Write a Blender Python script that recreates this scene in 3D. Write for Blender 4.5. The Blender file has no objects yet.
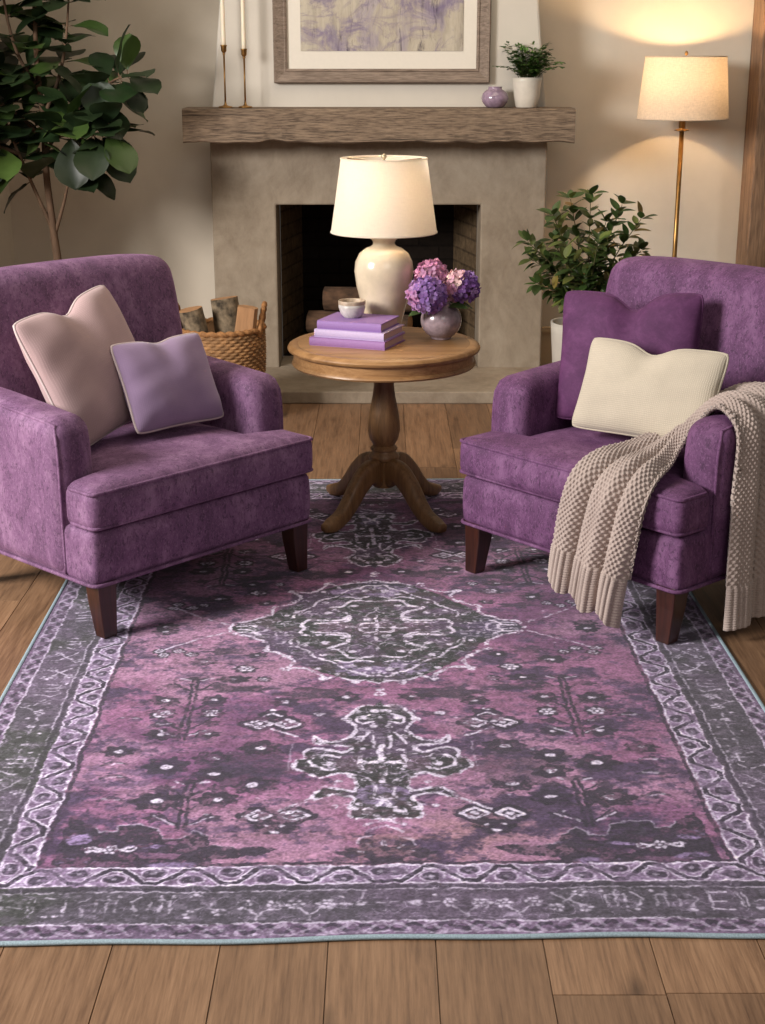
import bpy, bmesh, math, random
import numpy as np
from mathutils import Vector, Matrix, Quaternion

sc = bpy.context.scene
C = sc.collection
PI = math.pi

# ------------------------------------------------------------------ camera, world, light, exposure
cam_d = bpy.data.cameras.new('camera')
cam = bpy.data.objects.new('camera', cam_d); C.objects.link(cam)
cam_d.sensor_fit = 'VERTICAL'; cam_d.sensor_height = 36.0
cam_d.lens = 36.0 * 1450 / 1024
cam_d.clip_start = 0.05
cam.location = (0, 0, 1.55)
cam.rotation_euler = (PI / 2 - math.atan(450 / 1450), 0, 0)
sc.camera = cam

w = bpy.data.worlds.new('room_light'); sc.world = w; w.use_nodes = True
bg = w.node_tree.nodes['Background']
bg.inputs[0].default_value = (1.0, 0.94, 0.88, 1)
bg.inputs[1].default_value = 0.145

def area(name, loc, target, size, size_y, power, col):
    d = bpy.data.lights.new(name, 'AREA'); d.shape = 'RECTANGLE'
    d.size = size; d.size_y = size_y; d.energy = power; d.color = col
    o = bpy.data.objects.new(name, d); C.objects.link(o)
    o.location = loc
    o.rotation_euler = (Vector(target) - Vector(loc)).to_track_quat('-Z', 'Y').to_euler()
    return o
area('window_daylight', (-4.3, 2.0, 2.7), (0.3, 4.3, 0.3), 1.7, 1.5, 465, (1.0, 0.95, 0.91))
area('rear_fill_light', (0.1, 5.5, 3.1), (0.0, 5.6, 0.0), 3.0, 1.2, 36, (1.0, 0.82, 0.62))  # added warm overhead fill that lifts the rear floor, hearth and chair tops
area('room_daylight', (1.2, -0.8, 3.2), (0.0, 4.0, 0.3), 2.6, 1.8, 38, (1.0, 0.93, 0.86))

sc.view_settings.view_transform = 'Standard'
sc.view_settings.look = 'None'
sc.view_settings.exposure = 0.0
sc.view_settings.gamma = 1.0
sc.view_settings.use_curve_mapping = False
sc.cycles.use_denoising = True
sc.cycles.max_bounces = 8
sc.cycles.sample_clamp_indirect = 4.0

# ------------------------------------------------------------------ helpers
def s2l(c):
    return tuple((x / 255 / 12.92) if x / 255 <= 0.04045 else ((x / 255 + 0.055) / 1.055) ** 2.4 for x in c) + (1.0,)

def link(name, me, mat=None, parent=None):
    o = bpy.data.objects.new(name, me); C.objects.link(o)
    if mat is not None:
        for m in (mat if isinstance(mat, (list, tuple)) else [mat]): me.materials.append(m)
    if parent is not None: o.parent = parent
    return o

def tag(o, label=None, cat=None, group=None, kind=None):
    if label: o['label'] = label
    if cat: o['category'] = cat
    if group: o['group'] = group
    if kind: o['kind'] = kind
    return o

def thing(name, label, cat, loc=(0, 0, 0), rz=0.0, group=None):
    o = bpy.data.objects.new(name, None); C.objects.link(o)
    o.empty_display_size = 0.1
    o.location = loc; o.rotation_euler = (0, 0, rz)
    return tag(o, label, cat, group)

def copy_tree(o, parent=None):
    c = o.copy(); C.objects.link(c)
    if parent is not None: c.parent = parent
    for ch in list(o.children): copy_tree(ch, c)
    return c

class MB:
    """collects geometry for ONE mesh"""
    def __init__(s): s.v = []; s.f = []; s.mi = []; s.col = []; s.uv = None
    def add(s, verts, faces, mi=0, col=None):
        n = len(s.v)
        s.v += [tuple(p) for p in verts]
        s.f += [tuple(i + n for i in f) for f in faces]
        s.mi += [mi] * len(faces)
        s.col += [col or (1, 1, 1)] * len(verts)
        return s
    def build(s, name, mat, parent=None, smooth=True, angle=None, flip=False):
        me = bpy.data.meshes.new(name)
        me.from_pydata(s.v, [], s.f); me.update()
        if any(s.mi): me.polygons.foreach_set('material_index', s.mi)
        if any(c != (1, 1, 1) for c in s.col):
            a = me.color_attributes.new('col', 'FLOAT_COLOR', 'POINT')
            a.data.foreach_set('color', np.array([c + (1,) for c in s.col], dtype=np.float32).ravel())
        bm = bmesh.new(); bm.from_mesh(me)
        bmesh.ops.recalc_face_normals(bm, faces=bm.faces)
        bm.to_mesh(me); bm.free()
        me.polygons.foreach_set('use_smooth', [smooth] * len(me.polygons))
        o = link(name, me, mat, parent)
        if smooth and angle: me.set_sharp_from_angle(angle=math.radians(angle))
        return o

def lathe(mb, prof, segs=40, c=(0, 0, 0), mi=0, caps=True, xf=None):
    V = []; F = []
    for r, z in prof:
        for k in range(segs):
            a = 2 * PI * k / segs
            p = Vector((c[0] + r * math.cos(a), c[1] + r * math.sin(a), c[2] + z))
            V.append(xf(p) if xf else p)
    n = len(prof)
    for i in range(n - 1):
        for k in range(segs):
            k2 = (k + 1) % segs
            F.append((i * segs + k, i * segs + k2, (i + 1) * segs + k2, (i + 1) * segs + k))
    if caps:
        if prof[0][0] > 1e-6: F.append(tuple(reversed(range(segs))))
        if prof[-1][0] > 1e-6: F.append(tuple((n - 1) * segs + k for k in range(segs)))
    mb.add(V, F, mi)
    return mb

def smooth_path(pts, n):
    """Catmull-Rom through the points"""
    P = [Vector(p) for p in pts]
    P = [P[0] * 2 - P[1]] + P + [P[-1] * 2 - P[-2]]
    out = []
    for i in range(1, len(P) - 2):
        for k in range(n):
            t = k / n
            a, b, c, d = P[i - 1], P[i], P[i + 1], P[i + 2]
            out.append(0.5 * ((2 * b) + (c - a) * t + (2 * a - 5 * b + 4 * c - d) * t * t + (3 * b - a - 3 * c + d) * t ** 3))
    out.append(P[-2])
    return out

def lerp_list(vals, n):
    out = []
    for i in range(len(vals) - 1):
        for k in range(n): out.append(vals[i] + (vals[i + 1] - vals[i]) * k / n)
    out.append(vals[-1]); return out

def tube(mb, path, rad, segs=10, closed=False, mi=0, sq=1.0, up=None, col=None):
    P = [Vector(p) for p in path]; n = len(P)
    if not hasattr(rad, '__len__') or (len(rad) == 2 and n != 2): rad = [rad] * n
    V = []; F = []
    ref = Vector(up) if up else None
    prev = None
    for i in range(n):
        t = (P[(i + 1) % n] - P[i - 1]) if closed else (P[min(i + 1, n - 1)] - P[max(i - 1, 0)])
        if t.length < 1e-9: t = Vector((0, 0, 1))
        t.normalize()
        if ref is not None: u = ref - t * ref.dot(t)
        elif prev is None:
            a = Vector((0, 0, 1)) if abs(t.z) < 0.9 else Vector((1, 0, 0)); u = a - t * a.dot(t)
        else: u = prev - t * prev.dot(t)
        if u.length < 1e-6: u = t.orthogonal()
        u.normalize(); prev = u; v = t.cross(u)
        r = rad[i]; ru, rv = (r if hasattr(r, '__len__') else (r, r))
        for k in range(segs):
            a = 2 * PI * k / segs
            ca, sa = math.cos(a), math.sin(a)
            V.append(P[i] + u * (ru * math.copysign(abs(ca) ** sq, ca)) + v * (rv * math.copysign(abs(sa) ** sq, sa)))
    for i in range(n if closed else n - 1):
        j = (i + 1) % n
        for k in range(segs):
            k2 = (k + 1) % segs
            F.append((i * segs + k, i * segs + k2, j * segs + k2, j * segs + k))
    if not closed:
        F.append(tuple(range(segs))); F.append(tuple((n - 1) * segs + k for k in range(segs)))
    mb.add(V, F, mi, col)
    return mb

def box(mb, x0, x1, y0, y1, z0, z1, mi=0, xf=None):
    V = [Vector((x, y, z)) for z in (z0, z1) for y in (y0, y1) for x in (x0, x1)]
    if xf: V = [xf(v) for v in V]
    mb.add(V, [(0, 1, 3, 2), (4, 6, 7, 5), (0, 4, 5, 1), (2, 3, 7, 6), (0, 2, 6, 4), (1, 5, 7, 3)], mi)
    return mb

def bevel_mod(o, w_, seg=2):
    m = o.modifiers.new('bevel', 'BEVEL'); m.width = w_; m.segments = seg; m.limit_method = 'ANGLE'
    m.angle_limit = math.radians(35)
    return o

def axis_samples(lo, hi, r, nr, ni, extra=()):
    a = [lo + r * (1 - math.cos(PI / 2 * k / nr)) for k in range(nr)]
    b = [lo + r + (hi - lo - 2 * r) * k / ni for k in range(ni + 1)]
    c = [hi - r * (1 - math.cos(PI / 2 * (nr - 1 - k) / nr)) for k in range(nr)]
    out = sorted(a + b + c + list(extra))
    return out

def rbox(mb, x0, x1, y0, y1, z0, z1, r, nr=4, ni=8, deform=None, extra=((), (), ())):
    """rounded box on a lattice, dense enough to be puffed or bent by deform(p)"""
    A = [axis_samples(x0, x1, r, nr, ni, extra[0]), axis_samples(y0, y1, r, nr, ni, extra[1]), axis_samples(z0, z1, r, nr, ni, extra[2])]
    lo = (x0 + r, y0 + r, z0 + r); hi = (x1 - r, y1 - r, z1 - r)
    idx = {}; V = []; F = []
    def vert(i, j, k):
        key = (i, j, k)
        if key in idx: return idx[key]
        p = Vector((A[0][i], A[1][j], A[2][k]))
        q = Vector([min(max(p[m], lo[m]), hi[m]) for m in range(3)])
        d = p - q
        if d.length > 1e-9: p = q + d.normalized() * r
        if deform: p = deform(p)
        idx[key] = len(V); V.append(p); return idx[key]
    nx, ny, nz = len(A[0]) - 1, len(A[1]) - 1, len(A[2]) - 1
    for i in range(nx):
        for j in range(ny):
            for k in (0, nz): F.append((vert(i, j, k), vert(i + 1, j, k), vert(i + 1, j + 1, k), vert(i, j + 1, k)))
    for i in range(nx):
        for k in range(nz):
            for j in (0, ny): F.append((vert(i, j, k), vert(i + 1, j, k), vert(i + 1, j, k + 1), vert(i, j, k + 1)))
    for j in range(ny):
        for k in range(nz):
            for i in (0, nx): F.append((vert(i, j, k), vert(i, j + 1, k), vert(i, j + 1, k + 1), vert(i, j, k + 1)))
    mb.add(V, F)
    return mb

def round_poly(pts, rad, n=5):
    """closed 2D polygon with rounded corners"""
    out = []
    m = len(pts)
    for i in range(m):
        p = Vector(pts[i]); a = Vector(pts[i - 1]); b = Vector(pts[(i + 1) % m])
        d1 = (a - p).normalized(); d2 = (b - p).normalized()
        s_, e_ = p + d1 * rad, p + d2 * rad
        for k in range(n + 1):
            t = k / n
            out.append((1 - t) ** 2 * s_ + 2 * t * (1 - t) * p + t * t * e_)
    return out

# ------------------------------------------------------------------ material helpers
def new_mat(name):
    m = bpy.data.materials.new(name); m.use_nodes = True
    nt = m.node_tree
    return m, nt, nt.nodes['Principled BSDF']

def nd(nt, typ, ins=None, **kw):
    n = nt.nodes.new(typ)
    for k, v in kw.items(): setattr(n, k, v)
    for k, v in (ins or {}).items():
        s_ = n.inputs[k]
        if isinstance(v, bpy.types.NodeSocket): nt.links.new(v, s_)
        else: s_.default_value = v
    return n

def ramp(nt, fac, stops):
    n = nt.nodes.new('ShaderNodeValToRGB'); nt.links.new(fac, n.inputs[0])
    e = n.color_ramp.elements
    while len(e) < len(stops): e.new(0.5)
    for k, (p, c) in enumerate(stops): e[k].position = p; e[k].color = c
    return n.outputs[0]

def mix(nt, fac, a, b, blend='MIX'):
    n = nt.nodes.new('ShaderNodeMix'); n.data_type = 'RGBA'; n.blend_type = blend
    for s_, v in ((n.inputs[0], fac), (n.inputs[6], a), (n.inputs[7], b)):
        if isinstance(v, bpy.types.NodeSocket): nt.links.new(v, s_)
        else: s_.default_value = v
    return n.outputs[2]

def coords(nt, scale=(1, 1, 1), kind='Object', rot=(0, 0, 0)):
    tc = nt.nodes.new('ShaderNodeTexCoord')
    mp = nd(nt, 'ShaderNodeMapping', {'Vector': tc.outputs[kind], 'Scale': scale, 'Rotation': rot})
    return mp.outputs[0]

def noise(nt, vec, scale, detail=4, rough=0.55, dist=0.0):
    return nd(nt, 'ShaderNodeTexNoise', {'Vector': vec, 'Scale': scale, 'Detail': detail, 'Roughness': rough, 'Distortion': dist}).outputs[0]

def bump(nt, h, strength, dist=0.01, normal=None):
    ins = {'Height': h, 'Strength': strength, 'Distance': dist}
    if normal is not None: ins['Normal'] = normal
    return nd(nt, 'ShaderNodeBump', ins).outputs[0]

def setin(nt, b, **kw):
    for k, v in kw.items():
        s_ = b.inputs[k.replace('_', ' ')]
        if isinstance(v, bpy.types.NodeSocket): nt.links.new(v, s_)
        else: s_.default_value = v

def plain(name, rgb, rough=0.5, metal=0.0, nscale=30, namt=0.12, bumps=0.0, bscale=200, stretch=(1, 1, 1), **kw):
    m, nt, b = new_mat(name)
    c = s2l(rgb); v = coords(nt, stretch)
    d = tuple(x * (1 - namt * 2) for x in c[:3]) + (1,); l_ = tuple(min(1, x * (1 + namt)) for x in c[:3]) + (1,)
    setin(nt, b, Base_Color=ramp(nt, noise(nt, v, nscale), [(0.3, d), (0.7, l_)]), Roughness=rough, Metallic=metal, **kw)
    if bumps: setin(nt, b, Normal=bump(nt, noise(nt, v, bscale, 3), bumps, 0.003))
    return m

def velvet(name, dark, mid, light, streak=(16, 16, 9), fleck=1.0):
    m, nt, b = new_mat(name)
    v = coords(nt)
    n0 = noise(nt, coords(nt, (1, 1, 0.6)), 13.0, 5, 0.7, 0.6)             # uneven nap
    n1 = noise(nt, coords(nt, streak), 5.0, 6, 0.8, 0.9)                   # chenille flecks
    n2 = noise(nt, coords(nt, tuple(x * 2.2 for x in streak)), 6.0, 4, 0.75, 0.3)
    col = ramp(nt, n0, [(0.34, tuple(0.5 * a + 0.5 * c for a, c in zip(s2l(mid), s2l(dark)))), (0.5, s2l(mid)), (0.66, tuple(0.45 * a + 0.55 * c for a, c in zip(s2l(mid), s2l(light))))])
    f1 = nd(nt, 'ShaderNodeMath', {0: ramp(nt, n1, [(0.52, (0, 0, 0, 1)), (0.60, (1, 1, 1, 1))]), 1: 0.72 * fleck}, operation='MULTIPLY').outputs[0]
    col = mix(nt, f1, col, s2l(dark))
    f2 = nd(nt, 'ShaderNodeMath', {0: ramp(nt, n2, [(0.54, (0, 0, 0, 1)), (0.64, (1, 1, 1, 1))]), 1: 0.5 * fleck}, operation='MULTIPLY').outputs[0]
    col = mix(nt, f2, col, s2l(light))
    fine = noise(nt, v, 900, 2)
    setin(nt, b, Base_Color=mix(nt, 0.12, col, ramp(nt, fine, [(0.3, (0.01, 0.01, 0.01, 1)), (0.7, s2l(light))])),
          Roughness=0.72, Sheen_Weight=0.42, Sheen_Roughness=0.28, Sheen_Tint=s2l(light), Specular_IOR_Level=0.3,
          Normal=bump(nt, fine, 0.25, 0.002, bump(nt, n1, 0.25, 0.006)))
    return m

def cloth(name, rgb, weave=420, amt=0.35, sheen=0.25):
    m, nt, b = new_mat(name)
    c = s2l(rgb); v = coords(nt)
    wv = nd(nt, 'ShaderNodeTexWave', {'Vector': v, 'Scale': weave / 6, 'Distortion': 1.6, 'Detail': 2.0, 'Detail Scale': 2.0}, bands_direction='X').outputs[1]
    wz = nd(nt, 'ShaderNodeTexWave', {'Vector': v, 'Scale': weave / 6, 'Distortion': 2.2, 'Detail': 2.0, 'Detail Scale': 2.0}, bands_direction='Y').outputs[1]
    h = nd(nt, 'ShaderNodeMath', {0: wv, 1: wz}, operation='MULTIPLY').outputs[0]
    big = noise(nt, v, 9, 3)
    col = ramp(nt, big, [(0.3, tuple(x * 0.86 for x in c[:3]) + (1,)), (0.7, c)])
    setin(nt, b, Base_Color=mix(nt, amt * 0.4, col, ramp(nt, h, [(0.0, tuple(x * 0.45 for x in c[:3]) + (1,)), (0.5, c)])),
          Roughness=0.85, Sheen_Weight=sheen, Sheen_Roughness=0.5, Specular_IOR_Level=0.2, Normal=bump(nt, h, amt, 0.002))
    return m

def wood(name, dark, mid, light, axis='Y', scale=1.0, rough=0.5, grain=1.0, coat=0.0, bstr=0.15, cracks=0.0):
    m, nt, b = new_mat(name)
    st = {'X': (1.2, 14, 14), 'Y': (14, 1.2, 14), 'Z': (14, 14, 1.2)}[axis]
    v = coords(nt, tuple(x * scale for x in st))
    n1 = noise(nt, v, 2.0, 7, 0.65, 0.8)
    n2 = noise(nt, coords(nt, tuple(x * scale * 3.5 for x in st)), 3.0, 4, 0.6)
    col = ramp(nt, n1, [(0.32, s2l(dark)), (0.5, s2l(mid)), (0.68, s2l(light))])
    col = mix(nt, 0.35 * grain, col, ramp(nt, n2, [(0.35, s2l(dark)), (0.6, s2l(light))]))
    if cracks:
        n3 = noise(nt, coords(nt, tuple(x * scale * (0.55 if x < 2 else 2.4) for x in st)), 1.6, 3, 0.5, 0.5)
        ck = ramp(nt, n3, [(0.60, (0, 0, 0, 1)), (0.70, (1, 1, 1, 1))])
        col = mix(nt, nd(nt, 'ShaderNodeMath', {0: ck, 1: cracks}, operation='MULTIPLY').outputs[0], col, tuple(x * 0.35 for x in s2l(dark)[:3]) + (1,))
    setin(nt, b, Base_Color=col, Roughness=rough, Coat_Weight=coat, Coat_Roughness=0.3, Normal=bump(nt, n2, bstr, 0.003, bump(nt, n1, bstr, 0.004)))
    return m

# ------------------------------------------------------------------ materials
def mat_floor():
    m, nt, b = new_mat('oak_planks')
    at = nd(nt, 'ShaderNodeAttribute', attribute_name='pid')
    tc = nt.nodes.new('ShaderNodeTexCoord')
    off = nd(nt, 'ShaderNodeVectorMath', {0: at.outputs['Color'], 1: (37.0, 91.0, 0.0)}, operation='MULTIPLY')
    p = nd(nt, 'ShaderNodeVectorMath', {0: tc.outputs['Object'], 1: off.outputs[0]}, operation='ADD').outputs[0]
    v1 = nd(nt, 'ShaderNodeMapping', {'Vector': p, 'Scale': (11, 0.9, 1)}).outputs[0]
    v2 = nd(nt, 'ShaderNodeMapping', {'Vector': p, 'Scale': (70, 3.0, 1)}).outputs[0]
    v3 = nd(nt, 'ShaderNodeMapping', {'Vector': p, 'Scale': (6, 1.6, 1)}).outputs[0]
    n1 = noise(nt, v1, 1.6, 6, 0.62, 1.2)
    n2 = noise(nt, v2, 2.0, 5, 0.7)
    col = ramp(nt, n1, [(0.30, s2l((84, 59, 41))), (0.5, s2l((134, 101, 73))), (0.72, s2l((158, 123, 92)))])
    col = mix(nt, 0.5, col, ramp(nt, n2, [(0.32, s2l((70, 48, 34))), (0.46, s2l((126, 94, 68))), (0.66, s2l((162, 126, 95)))]))
    vor = nd(nt, 'ShaderNodeTexVoronoi', {'Vector': v3, 'Scale': 0.9}).outputs['Distance']
    wob = nd(nt, 'ShaderNodeMath', {0: vor, 1: nd(nt, 'ShaderNodeMath', {0: noise(nt, v3, 6, 3), 1: 0.1}, operation='MULTIPLY').outputs[0]}, operation='ADD').outputs[0]
    kn = ramp(nt, wob, [(0.07, (1, 1, 1, 1)), (0.17, (0, 0, 0, 1))])
    col = mix(nt, nd(nt, 'ShaderNodeMath', {0: kn, 1: 0.7}, operation='MULTIPLY').outputs[0], col, s2l((52, 34, 22)))
    sep = nd(nt, 'ShaderNodeSeparateColor', {0: at.outputs['Color']})
    hs = nd(nt, 'ShaderNodeHueSaturation', {'Color': col, 'Saturation': 0.98,
            'Value': nd(nt, 'ShaderNodeMapRange', {'Value': sep.outputs[2], 3: 0.78, 4: 1.16}).outputs[0]})
    setin(nt, b, Base_Color=hs.outputs[0], Roughness=nd(nt, 'ShaderNodeMapRange', {'Value': n2, 3: 0.36, 4: 0.55}).outputs[0],
          Normal=bump(nt, n2, 0.12, 0.003))
    return m

def mat_plaster(name, rgb, amt=0.05, bstr=0.08):
    m, nt, b = new_mat(name)
    c = s2l(rgb); v = coords(nt)
    n1 = noise(nt, v, 2.2, 5, 0.6); n2 = noise(nt, v, 40, 4)
    setin(nt, b, Base_Color=ramp(nt, n1, [(0.3, tuple(x * (1 - amt * 2) for x in c[:3]) + (1,)), (0.7, tuple(min(1, x * (1 + amt)) for x in c[:3]) + (1,))]),
          Roughness=0.9, Specular_IOR_Level=0.2, Normal=bump(nt, n2, bstr, 0.004))
    return m

def mat_concrete():
    m, nt, b = new_mat('troweled_concrete')
    v = coords(nt)
    n1 = noise(nt, v, 2.6, 8, 0.68, 0.7); n2 = noise(nt, coords(nt, (1, 1, 0.6)), 14, 6, 0.7, 0.4); n3 = noise(nt, v, 120, 3)
    col = ramp(nt, n1, [(0.28, s2l((124, 110, 94))), (0.5, s2l((150, 136, 118))), (0.72, s2l((170, 157, 139)))])
    col = mix(nt, 0.35, col, ramp(nt, n2, [(0.3, s2l((112, 98, 82))), (0.65, s2l((168, 155, 137)))]))
    setin(nt, b, Base_Color=col, Roughness=0.85, Specular_IOR_Level=0.25, Normal=bump(nt, n3, 0.12, 0.003, bump(nt, n2, 0.15, 0.006)))
    return m

def mat_brick(name, c1, c2, mortar):
    m, nt, b = new_mat(name)
    tc = nt.nodes.new('ShaderNodeTexCoord')
    br = nd(nt, 'ShaderNodeTexBrick', {'Vector': tc.outputs['UV'], 'Color1': s2l(c1), 'Color2': s2l(c2), 'Mortar': s2l(mortar),
            'Scale': 1.0, 'Mortar Size': 0.006, 'Mortar Smooth': 0.3, 'Bias': 0.0, 'Brick Width': 0.22, 'Row Height': 0.075})
    n = noise(nt, tc.outputs['UV'], 22, 5, 0.7)
    col = mix(nt, 0.55, br.outputs[0], ramp(nt, n, [(0.3, (0.008, 0.006, 0.005, 1)), (0.7, s2l(c2))]))
    h = nd(nt, 'ShaderNodeMath', {0: 1.0, 1: br.outputs[1]}, operation='SUBTRACT').outputs[0]
    setin(nt, b, Base_Color=col, Roughness=0.95, Specular_IOR_Level=0.1, Normal=bump(nt, h, 0.7, 0.006, bump(nt, n, 0.3, 0.004)))
    return m

def mat_shade(name, rgb, trans, amt=0.28):
    m, nt, b = new_mat(name)
    nt.nodes.remove(b); out = nt.nodes['Material Output']
    v = coords(nt)
    n1 = noise(nt, coords(nt, (1, 1, 9)), 40, 4, 0.7); n2 = noise(nt, coords(nt, (9, 9, 1)), 40, 4, 0.7)
    f = nd(nt, 'ShaderNodeMath', {0: n1, 1: n2}, operation='MULTIPLY').outputs[0]
    c = s2l(rgb)
    col = ramp(nt, f, [(0.12, tuple(x * (1 - amt) for x in c[:3]) + (1,)), (0.38, c)])
    bn = bump(nt, f, amt * 0.7, 0.002)
    d = nd(nt, 'ShaderNodeBsdfDiffuse', {'Color': col, 'Normal': bn})
    t = nd(nt, 'ShaderNodeBsdfTranslucent', {'Color': col, 'Normal': bn})
    mx = nd(nt, 'ShaderNodeMixShader', {0: trans, 1: d.outputs[0], 2: t.outputs[0]})
    nt.links.new(mx.outputs[0], out.inputs[0])
    return m

def mat_vcol(name, rough=0.6, sss=0.0, bscale=120, bstr=0.1, trans=0.0, **kw):
    m, nt, b = new_mat(name)
    at = nd(nt, 'ShaderNodeAttribute', attribute_name='col')
    n = noise(nt, coords(nt), bscale, 3)
    col = mix(nt, 0.25, at.outputs['Color'], mix(nt, 1.0, at.outputs['Color'], ramp(nt, n, [(0.3, (0.45, 0.45, 0.45, 1)), (0.7, (1, 1, 1, 1))]), 'MULTIPLY'))
    setin(nt, b, Base_Color=col, Roughness=rough, Normal=bump(nt, n, bstr, 0.003), **kw)
    if trans:
        out = nt.nodes['Material Output']
        t = nd(nt, 'ShaderNodeBsdfTranslucent', {'Color': col})
        mx = nd(nt, 'ShaderNodeMixShader', {0: trans, 1: b.outputs[0], 2: t.outputs[0]})
        nt.links.new(mx.outputs[0], out.inputs[0])
    return m

MT = {}
MT['floor'] = mat_floor()
MT['wall'] = mat_plaster('warm_white_plaster', (206, 196, 180))
MT['breast'] = mat_plaster('chimney_plaster', (205, 198, 186), 0.04, 0.12)
MT['trim_paint'] = mat_plaster('baseboard_paint', (190, 170, 140), 0.02, 0.02)
MT['concrete'] = mat_concrete()
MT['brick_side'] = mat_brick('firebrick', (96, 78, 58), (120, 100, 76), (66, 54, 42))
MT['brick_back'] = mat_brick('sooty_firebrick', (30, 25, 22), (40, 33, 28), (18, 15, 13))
MT['mantel'] = wood('weathered_beam', (68, 54, 43), (114, 95, 77), (150, 129, 107), 'X', 1.3, 0.8, 1.8, bstr=0.8, cracks=0.7)
MT['frame'] = wood('grey_brown_frame_wood', (86, 72, 61), (122, 105, 91), (146, 129, 114), 'X', 1.4, 0.7, 1.5, bstr=0.4, cracks=0.35)
MT['post'] = wood('reclaimed_post_wood', (84, 64, 48), (122, 94, 70), (148, 118, 92), 'Z', 0.9, 0.7, 1.5, bstr=0.5, cracks=0.5)
MT['door'] = wood('weathered_dark_board', (48, 40, 33), (74, 62, 51), (94, 80, 66), 'Z', 0.9, 0.75, 1.0, bstr=0.3)
MT['table'] = wood('honey_oak', (120, 84, 48), (158, 116, 72), (182, 140, 94), 'X', 1.1, 0.42, 0.8, 0.15, 0.08)
MT['table_leg'] = wood('brown_oak_turning', (92, 64, 38), (128, 94, 58), (152, 114, 74), 'Z', 1.0, 0.45, 0.8, 0.1, 0.08)
MT['chair_leg'] = wood('dark_mahogany', (32, 15, 10), (52, 25, 17), (72, 36, 24), 'Z', 1.4, 0.32, 0.5, 0.3, 0.05)
MT['velvet_left'] = velvet('mauve_chenille_velvet', (60, 36, 62), (116, 80, 115), (164, 128, 160))
MT['velvet_right'] = velvet('plum_chenille_velvet', (50, 27, 52), (99, 60, 98), (144, 103, 142))
MT['pillow_blush'] = cloth('blush_linen', (186, 158, 158), 300, 0.2, 0.2)
MT['pillow_lavender'] = cloth('lavender_cotton', (154, 130, 162), 360, 0.18, 0.3)
MT['pillow_plum'] = velvet('deep_plum_velvet', (64, 30, 64), (86, 44, 84), (112, 64, 108), (4, 4, 4), 0.4)
MT['pillow_cream'] = cloth('cream_woven_wool', (200, 189, 170), 330, 0.55, 0.2)
MT['piping_pale'] = cloth('pale_piping', (206, 188, 186), 400, 0.1)
MT['brass'] = plain('aged_brass', (172, 132, 78), 0.34, 0.95, 25, 0.15)
MT['finial'] = plain('pale_polished_finial', (206, 190, 160), 0.2, 0.7, 20, 0.05)
MT['candle'] = plain('ivory_wax', (232, 220, 196), 0.5, 0, 12, 0.02, Subsurface_Weight=0.2)
MT['wick'] = plain('wick_cotton', (60, 50, 44), 0.9)
MT['shade_linen'] = mat_shade('oatmeal_linen_shade', (226, 208, 186), 0.13)
MT['shade_white'] = mat_shade('ivory_fabric_shade', (250, 243, 230), 0.5, 0.08)
MT['glaze_cream'] = plain('cream_stoneware_glaze', (214, 198, 172), 0.22, 0, 14, 0.08, 0.05, 60, Coat_Weight=0.4, Coat_Roughness=0.12)
MT['glaze_lilac'] = plain('lilac_crackle_glaze', (150, 128, 148), 0.2, 0, 40, 0.14, 0.08, 150, Coat_Weight=0.5, Coat_Roughness=0.1)
MT['glaze_mauve'] = plain('mauve_grey_glaze', (150, 132, 138), 0.22, 0, 55, 0.14, 0.06, 200, Coat_Weight=0.4, Coat_Roughness=0.12)
MT['glaze_speckle'] = plain('speckled_stoneware', (200, 194, 188), 0.4, 0, 60, 0.12, 0.1, 160)
MT['glaze_rim'] = plain('toasted_rim_glaze', (182, 162, 140), 0.4, 0, 60, 0.15)
MT['pot_white'] = plain('white_ribbed_ceramic', (214, 206, 192), 0.3, 0, 18, 0.05, 0.1, 40, Coat_Weight=0.3)
MT['pot_grey'] = plain('pale_grey_planter', (190, 184, 172), 0.75, 0, 10, 0.05, 0.06, 90)
MT['soil'] = plain('potting_soil', (52, 38, 28), 0.95, 0, 60, 0.3, 0.6, 80)
MT['bark_fig'] = plain('fig_bark', (104, 80, 60), 0.85, 0, 40, 0.2, 0.4, 60, (1, 1, 0.3))
MT['stem'] = plain('green_brown_stem', (88, 84, 48), 0.75, 0, 40, 0.15)
MT['leaf'] = mat_vcol('glossy_leaf', 0.42, bscale=30, bstr=0.15, trans=0.12, Specular_IOR_Level=0.4)
MT['petal'] = mat_vcol('hydrangea_petal', 0.7, bscale=90, bstr=0.1, trans=0.25, Specular_IOR_Level=0.2)
MT['bark_log'] = plain('log_bark', (92, 68, 50), 0.95, 0, 28, 0.35, 0.9, 34, (1, 1, 0.5))
MT['bark_birch'] = plain('lichen_bark', (128, 112, 90), 0.95, 0, 26, 0.42, 0.8, 40)
MT['log_cut'] = plain('split_log_wood', (176, 132, 92), 0.8, 0, 14, 0.12, 0.3, 60, (3, 3, 0.4))
MT['wicker'] = mat_vcol('woven_seagrass', 0.8, bscale=160, bstr=0.4)
MT['wicker_plain'] = plain('twisted_seagrass', (160, 112, 66), 0.8, 0, 80, 0.22, 0.5, 120)
MT['book_lilac'] = plain('violet_book_cloth', (146, 112, 172), 0.65, 0, 200, 0.04, 0.1, 500)
MT['book_pale'] = plain('pale_lilac_book_cloth', (190, 172, 206), 0.65, 0, 200, 0.04, 0.1, 500)
MT['book_purple'] = plain('purple_book_cloth', (150, 110, 164), 0.65, 0, 200, 0.04, 0.1, 500)
MT['pages'] = plain('page_edges', (204, 170, 160), 0.85, 0, 4, 0.05, 0.3, 3, (1, 1, 160))
MT['mat_board'] = plain('white_mat_board', (220, 213, 200), 0.9, 0, 60, 0.01)
MT['binding'] = plain('pale_teal_binding', (150, 170, 180), 0.8, 0, 300, 0.15, 0.3, 500)

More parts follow.
